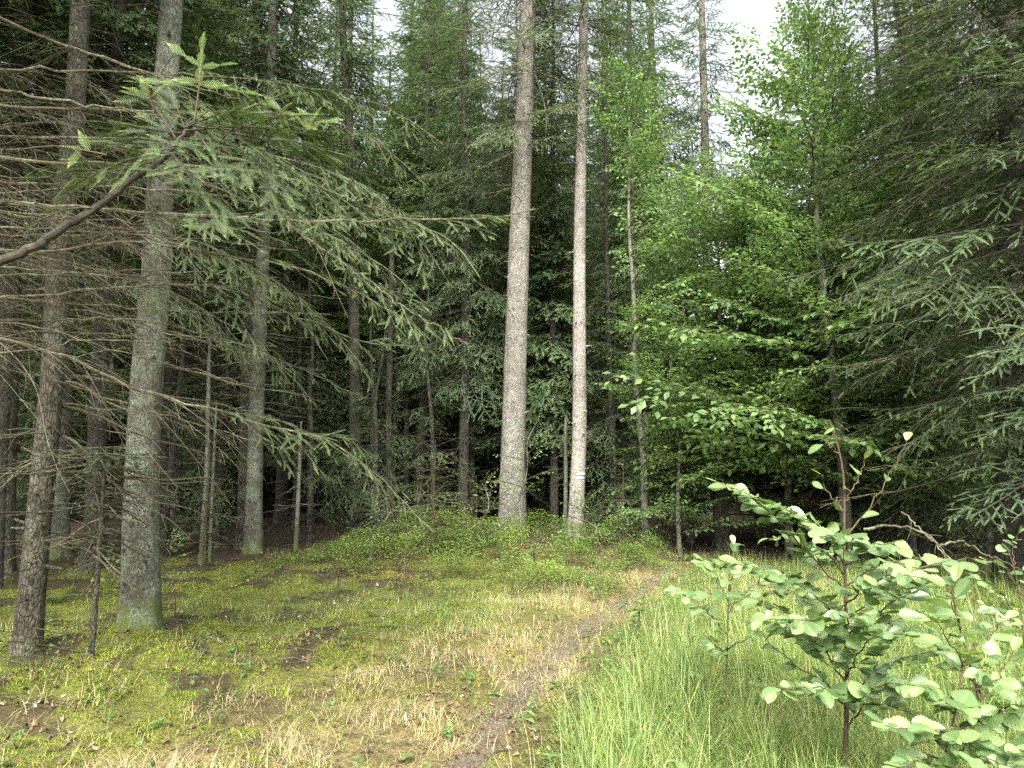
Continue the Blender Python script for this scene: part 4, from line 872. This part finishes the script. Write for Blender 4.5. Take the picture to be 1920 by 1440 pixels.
# thin pale poles in the shade
for px, py, ty, Y, w, lb in ((388, 1052, 700, 13.2, 9, 'thin pale dead pole left of the scarred grey fir'), (404, 1045, 800, 14.2, 6, 'thinner pole next to the thin pale dead pole'), (561, 1030, 830, 15.5, 8, 'thin grey pole right of the scarred grey fir'), (1057, 1000, 820, 18.3, 8, 'slim pale pole close left of the trail marked trunk'),
                        (733, 1000, 500, 20.0, 12, 'slim brown stem in the dark gap behind the boughs'), (764, 1000, 560, 22.0, 10, 'dark slim stem beside the slim brown stem'), (785, 1000, 560, 22.6, 17, 'thicker brown stem in the dark gap behind the boughs'), (1350, 1000, 860, 15.5, 30, 'stout dark stem at the path entrance'), (20, 1040, 640, 11.0, 12, 'thin lichen covered pole at the left border'), (886, 990, 700, 21, 10, 'dark thin stem left of the thickest trunk')):
    x = (px - 960) / FPX * Y; b = np.array([x, Y, hz(x, Y)]); t = thing('tree_pole', lb, 'young tree', b); e = P(px + rng.uniform(-3, 4), ty, Y) - b; r = rpx(w, Y)
    part('trunk', trunk_geo(np.array([[0, 0, -.1], e * .5 + rng.normal(0, .02, 3), e, e * 1.2]), [r * 1.1, r * .95, r * .8, r * .4], 12, 24, .2, seed=int(px)), [M['bark_lichen' if w < 10 else 'bark_dark']], t, True)
    g = Geo(); place_branches(g, DEAD, dead_specs(.8, e[2], 10, (.3, .9), axis_fn=lambda z: e * z / e[2])); part('dead_branches', g, [M['twig']], t)
# broadleaf seedlings
def seedling(lbl, px, Y, H, n, Lm, z0=.25, name='beech_seedling', leaf=.06):
    lib = [beech_branch(L, leaf, .09, .05) for L in (.9, .6, .4)]
    x = (px - 960) / FPX * Y; me = broadleaf_meshes(H, .012, z0 * H, Lm, n, lib, 'bark_smooth'); taken.append(np.array([x, Y])); return plant_tree(me, name, lbl, 'seedling', x, Y, rz=rng.random() * 6)
seedling('slim beech seedling with pale leaves in front of the thickest trunk', 972, 15.6, 2.3, 15, .75, .35)
seedling('light green seedling on the left of the bilberry mound', 682, 13.0, .95, 12, .45)
seedling('beech seedling between the flat topped fir and thickest trunk', 870, 14.2, 1.3, 14, .7)
seedling('green seedling at the foot of the lichen grey fir', 305, 10.5, .7, 10, .4)
seedling('leafy seedling on the bank right of the trail marked trunk', 1130, 14.2, 1.0, 14, .6)
seedling('leafy seedling at the right bank of the path', 1190, 13.6, .8, 12, .5)
seedling('pale seedling below the big dark spruce', 1840, 11.0, 1.3, 14, .8)
# stump with orange frond
b = G(985, 1062); b = np.array([(985 - 960) / FPX * 12.8, 12.8, hz((985 - 960) / FPX * 12.8, 12.8)])
t = thing('tree_stump', 'small mossy stump hidden in bilberry with an orange frond on top', 'stump', b)
part('trunk', trunk_geo([[0, 0, -.1], [0, 0, .15], [.01, 0, .30], [.01, 0, .33]], [.14, .12, .11, .05], 20, 20, .5, .12), [barkmat('mossy_stump_bark', (.04, .035, .02), (.12, .11, .06), (.13, .16, .05), .9, 22, .5, .02, .4)], t, True)
g = Geo(); k = 11; az = rng.random(k) * 6.28; g.inst(leaf_geo(1.0, .35, .2, .5, 4, .3), frames(np.stack([.05 * np.cos(az) , .05 * np.sin(az), .33 + .06 * rng.random(k)], 1), np.stack([np.cos(az), np.sin(az), rng.uniform(0, .5, k)], 1), np.tile([0, 0, 1.], (k, 1)), rng.uniform(.07, .14, k), .10), rng.uniform(-.3, .5, k)); part('orange_frond', g, [M['orange']], t)
# fallen branches on the right
for i, (lb, pts, r) in enumerate((('long brown fallen branch arching behind the alder leaves', [(1620, 992, 7.4), (1680, 985, 7.2), (1740, 1005, 7.0), (1790, 1050, 6.8), (1850, 1075, 6.6)], .014), ('forked dead branch leaning by the dark spruce', [(1690, 960, 7.6), (1735, 1000, 7.4), (1770, 1040, 7.2), (1800, 1080, 7.0)], .010), ('crooked grey dead branch lying right of the alder', [(1760, 1025, 7.0), (1800, 1015, 7.0), (1850, 1040, 6.9), (1920, 1070, 6.8)], .011))):
    W = spline(np.array([P(*q) for q in pts]), 24); W[1:-1] += rng.normal(0, .008, (22, 3)); g = Geo(); b = W[-1].copy(); grow(W - b, r, .004, g, [], live=1.0, step=.2, ratio=.2, ang=45, hang=.05, sub=.18, sub_len=.18, wr=.003, sides=6, mt=0, jit=.4, wob=.08)
    solo('fallen_branch', g, [M['twig']], lb, 'branch', loc=b)

# ------------------------------------------------------------------ alder saplings in the foreground
def alder_leaf(L=1.0, W=.76, nu=18, nv=5, curl=.14, fold=.16, pleat=.022):
    g = Geo(); u = np.linspace(0, 1, nu + 1); prof = np.sin(np.pi * np.clip(u, 0, 1) ** 1.12) ** .62; prof[0] = .02; prof[-1] = .03
    w = W / 2 * prof * (1 + .035 * np.where(np.arange(nu + 1) % 2, 1, -1)); V = []
    for sgn in range(-nv, nv + 1):
        v = sgn / nv; xs = u + .10 * abs(v) * np.sin(np.pi * u) * .9; zz = -curl * u ** 2 + fold * abs(v) * w + pleat * np.where(np.arange(nu + 1) % 2, 1, -1) * min(1, abs(v) * 3) * prof - .10 * (abs(v) ** 2) * w
        V.append(np.stack([xs * L, v * w, zz], 1))
    V = np.concatenate(V); m = nu + 1; Q = []
    for a in range(2 * nv):
        for b in range(nu): Q.append([a * m + b, a * m + b + 1, (a + 1) * m + b + 1, (a + 1) * m + b])
    vt = np.where(np.arange(m) % 2, .20, -.12); tn = np.concatenate([vt + (.22 if sg == 0 else 0) for sg in range(-nv, nv + 1)])
    g.add(V, None, np.array(Q)[:, ::-1], 0, tn); return g.pack()
AL = [alder_leaf(), alder_leaf(1, .68, 18, 5, .35, .30), alder_leaf(1, .84, 18, 5, .02, .08), alder_leaf(1, .72, 18, 5, -.15, .45)]
def alder(lbl, Y, stem, branches, leaf=.106, dens=.038, r=.010):
    W = spline(np.array([P(*q[:2], Y + (q[2] if len(q) > 2 else 0)) for q in stem]), 24); W[0][2] = hz(W[0][0], W[0][1]) - .05; b = W[0].copy()
    t = thing('alder_sapling', lbl, 'sapling', b); g = Geo(); lf = Geo(); tube(g, W - b, np.linspace(r, .003, 24), 8)
    O, D, U, S, Tn = [], [], [], [], []
    for br in branches:
        pts, k = br[0], br[1] if len(br) > 1 else 1.0
        q = spline(np.array([P(a, c, Y + d) for a, c, d in pts]), 14); q[1:-1] += rng.normal(0, .006, (12, 3)); tube(g, q - b, np.linspace(.0048, .0016, 14), 6)
        Lb = np.linalg.norm(np.diff(q, axis=0), axis=1).sum(); n = int(Lb / dens * k) ; sg = 1
        for i in range(n):
            f = (.22 + .78 * (i + .5 * rng.random()) / max(n, 1)); j = min(int(f * 13), 12); p = q[j]; T = unit(q[j + 1] - q[j]); sd = unit(np.cross(T, [0, 0, 1.])); a = sg * R(rng.uniform(35, 80))
            dd = unit(T * math.cos(a) + sd * math.sin(a) + np.array([0, 0, rng.uniform(-.35, .2)])); pt = p + dd * rng.uniform(.015, .03); tube(g, [p - b, pt - b], .0012, 3)
            O.append(pt - b); D.append(dd); U.append([rng.normal(0, .45), rng.normal(-.65, .45), 1]); S.append(leaf * rng.uniform(.45, 1.2) * (.75 + .25 * (1 - f))); Tn.append(rng.uniform(.1, .8) + .35 * (rng.random() < .06)); sg = -sg
        T = unit(q[-1] - q[-2]); O.append(q[-1] - b); D.append(T + [0, 0, -.1]); U.append([0, -.2, 1]); S.append(leaf * .6); Tn.append(.9)
    part('stem', g, [M['twig_brown']], t, True)
    O, D, U, S, Tn = map(np.array, (O, D, U, S, Tn)); wh = rng.integers(0, 4, len(O))
    for k in range(4): lf.inst(AL[k], frames(O[wh == k], D[wh == k], U[wh == k].astype(float), S[wh == k], S[wh == k]), Tn[wh == k])
    part('foliage', lf, [M['alder']], t, True); return t
alder('tallest alder sapling in the right foreground with a bare leader', 4.0, [(1585, 1430), (1588, 1280), (1586, 1150), (1583, 1000), (1582, 900), (1572, 840), (1556, 790)],
      [([(1585, 1110, 0), (1500, 1020, -.1), (1420, 940, -.15), (1345, 903, -.2)], 2.2), ([(1584, 1060, 0), (1540, 990, -.1), (1480, 960, -.15), (1420, 935, -.1)], 2.0), ([(1584, 1040, 0), (1590, 1010, -.2), (1570, 1000, -.35), (1540, 1010, -.5)], 1.6),
       ([(1586, 1150, 0), (1500, 1090, .1), (1400, 1060, .1), (1318, 1055, .15)], 2.0), ([(1586, 1170, 0), (1520, 1110, -.2), (1440, 1075, -.35), (1370, 1050, -.45)], 1.8), ([(1586, 1190, 0), (1480, 1150, 0), (1400, 1120, .1), (1290, 1110, .2)], 1.0),
       ([(1585, 1100, 0), (1650, 1060, .1), (1700, 1050, .2), (1760, 1050, .25)], 1.3), ([(1586, 1160, 0), (1660, 1110, -.1), (1740, 1060, -.1), (1830, 1050, 0)], 1.2), ([(1586, 1190, 0), (1660, 1140, -.3), (1700, 1110, -.4), (1730, 1090, -.5)], 1.5),
       ([(1587, 1240, 0), (1640, 1180, .2), (1720, 1150, .3), (1800, 1110, .4)], 1.1), ([(1587, 1280, 0), (1540, 1210, -.15), (1500, 1190, -.3), (1460, 1170, -.45)], 1.5), ([(1587, 1320, 0), (1640, 1260, -.1), (1700, 1230, -.2), (1760, 1220, -.3)], 1.2),
       ([(1587, 1310, 0), (1530, 1270, .1), (1470, 1230, .1), (1430, 1190, .1)], 1.0), ([(1586, 1230, 0), (1590, 1170, -.3), (1600, 1150, -.5), (1620, 1150, -.6)], 1.6), ([(1587, 1360, 0), (1630, 1320, -.2), (1680, 1330, -.35), (1720, 1350, -.4)], 1.0),
       ([(1586, 1130, 0), (1640, 1090, -.35), (1690, 1080, -.5), (1740, 1085, -.6)], 1.8), ([(1586, 1210, 0), (1530, 1170, -.35), (1480, 1160, -.5), (1430, 1165, -.6)], 1.8), ([(1587, 1270, 0), (1620, 1210, -.4), (1660, 1190, -.6), (1700, 1190, -.7)], 1.8),
       ([(1587, 1330, 0), (1550, 1290, -.3), (1500, 1290, -.5), (1455, 1300, -.6)], 1.4), ([(1587, 1300, 0), (1640, 1290, -.4), (1690, 1280, -.5), (1740, 1290, -.6)], 1.5), ([(1585, 1080, 0), (1550, 1040, .2), (1490, 1010, .3), (1440, 1010, .35)], 1.6), ([(1585, 1060, 0), (1620, 1030, -.1), (1650, 1020, -.15), (1690, 1030, -.2)], 1.6),
       ([(1586, 1200, 0), (1640, 1170, .25), (1700, 1180, .4), (1750, 1190, .5)], 1.5), ([(1586, 1180, 0), (1540, 1130, .3), (1490, 1110, .45), (1430, 1110, .5)], 1.5),
       ([(1583, 940, 0), (1610, 900, 0), (1622, 860, 0)], .25), ([(1573, 850, 0), (1550, 830, 0), (1545, 815, 0)], .2), ([(1584, 1010, 0), (1640, 940, .1), (1690, 850, .1), (1700, 826, .1)], .15), ([(1583, 960, 0), (1550, 920, .1), (1540, 890, .1)], .3)], r=.014)
alder('alder sapling with the largest ribbed leaves right of the tallest one', 3.6, [(1840, 1440), (1838, 1330), (1815, 1230), (1795, 1160), (1785, 1110)],
      [([(1838, 1300, 0), (1800, 1230, -.1), (1770, 1190, -.2), (1740, 1150, -.3)], 1.2), ([(1800, 1180, 0), (1785, 1130, -.1), (1790, 1090, -.1)], 1.2), ([(1838, 1320, 0), (1870, 1260, .1), (1900, 1220, .1)], 1.1), ([(1838, 1350, 0), (1780, 1310, -.3), (1730, 1290, -.4)], 1.1), ([(1838, 1370, 0), (1880, 1330, -.3), (1930, 1320, -.4)], 1.2), ([(1838, 1400, 0), (1790, 1370, -.4), (1750, 1370, -.6)], 1.2), ([(1838, 1400, 0), (1880, 1400, -.4), (1930, 1410, -.6)], 1.2), ([(1815, 1230, 0), (1850, 1190, .2), (1890, 1160, .3)], 1.0)], leaf=.12, r=.008)
alder('low slim alder sapling left of the tallest one', 5.2, [(1362, 1295), (1364, 1200), (1366, 1120), (1368, 1050)],
      [([(1364, 1190, 0), (1330, 1150, 0), (1290, 1120, 0), (1262, 1108, 0)], 1.8), ([(1365, 1150, 0), (1400, 1110, .1), (1440, 1085, .1)], 1.8), ([(1366, 1130, 0), (1340, 1080, .1), (1320, 1050, .1)], 1.2), ([(1364, 1220, 0), (1410, 1190, -.1), (1440, 1160, -.1)], 1.0), ([(1366, 1110, 0), (1380, 1060, -.1), (1376, 1020, -.1)], 1.2), ([(1363, 1230, 0), (1330, 1200, -.2), (1310, 1190, -.2)], .9)], leaf=.10, dens=.045, r=.006)
alder('leafy alder sapling at the right border before the dark spruce', 5.6, [(1925, 1260), (1915, 1150), (1905, 1080), (1890, 1030)],
      [([(1915, 1160, 0), (1870, 1110, 0), (1830, 1080, 0)], 1.3), ([(1910, 1100, 0), (1880, 1060, .1), (1850, 1050, .1)], 1.2), ([(1910, 1120, 0), (1930, 1080, 0), (1950, 1060, 0)], 1.2), ([(1900, 1060, 0), (1900, 1020, 0), (1910, 1000, 0)], 1.2), ([(1915, 1180, 0), (1880, 1150, -.2), (1850, 1130, -.3)], 1.2)], leaf=.10, r=.006)
alder('broad low alder sapling filling the bottom right corner', 3.4, [(1770, 1470), (1775, 1400), (1790, 1340), (1800, 1280)],
      [([(1775, 1400, 0), (1720, 1370, -.2), (1660, 1360, -.3)], 1.2), ([(1780, 1380, 0), (1840, 1350, 0), (1910, 1345, .1)], 1.3), ([(1790, 1340, 0), (1730, 1300, .1), (1690, 1270, .2)], 1.2), ([(1795, 1310, 0), (1850, 1280, -.1), (1920, 1270, -.1)], 1.3), ([(1775, 1410, 0), (1830, 1420, -.3), (1900, 1430, -.4)], 1.3), ([(1775, 1420, 0), (1720, 1430, -.3), (1680, 1440, -.4)], 1.2), ([(1800, 1290, 0), (1810, 1240, .1), (1830, 1220, .1)], 1.2)], leaf=.105, r=.006)
# yellow leaved stalk beside the path
b = G(1198, 1205); t = thing('herb_stalk', 'dark withered stalk with pale yellow leaves beside the path', 'plant', b); g = Geo(); tube(g, [[0, 0, -.03], [.0, 0, .15], [.01, 0, .30]], [.016, .012, .006], 8); part('stem', g, [M['twig_dark']], t)
g = Geo(); k = 9; az = rng.random(k) * 6.28; g.inst(leaf_geo(1, .4, .15, .3, 4, .75), frames(np.tile([.01, 0, .29], (k, 1)), np.stack([np.cos(az), np.sin(az), rng.uniform(-.1, .5, k)], 1), np.tile([0, 0, 1.], (k, 1)), rng.uniform(.12, .22, k), .16), rng.uniform(-.1, .2, k)); part('leaves', g, [M['beech']], t)
# ferns
def fern(lbl, px, py, n=9, L=.5):
    b = G(px, py); t = thing('fern', lbl, 'fern', b); g = Geo()
    for i in range(n):
        az = i * 6.283 / n + rng.normal(0, .2); s = np.linspace(0, 1, 14); el = rng.uniform(.6, 1.1); l = L * rng.uniform(.7, 1.1)
        q = np.stack([np.cos(az) * s * l * .8, np.sin(az) * s * l * .8, np.sin(el) * l * (s - .75 * s ** 2)], 1); tube(g, q, np.linspace(.002, .0008, 14), 3, 0, .3); T = unit(np.gradient(q, axis=0))
        for sg in (1, -1):
            sd = unit(np.cross(T, [0, 0, 1.])) * sg; ln = .26 * l * np.sin(np.pi * (s * .9 + .08)) ; g.inst(leaf_geo(1, .25, .1, .15, 4, .5), frames(q[1:], (sd + .35 * T)[1:], np.tile([0, 0, 1.], (13, 1)), ln[1:], ln[1:]), rng.uniform(-.15, .25, 13))
    part('fronds', g, [M['beech']], t); return t
fern('bright green fern at the right border in the grass', 1885, 1225, 10, .6); fern('fern tuft beneath the alder sapling at right', 1900, 1330, 8, .5); fern('small fern left of the mossy fir foot', 105, 1130, 8, .4)
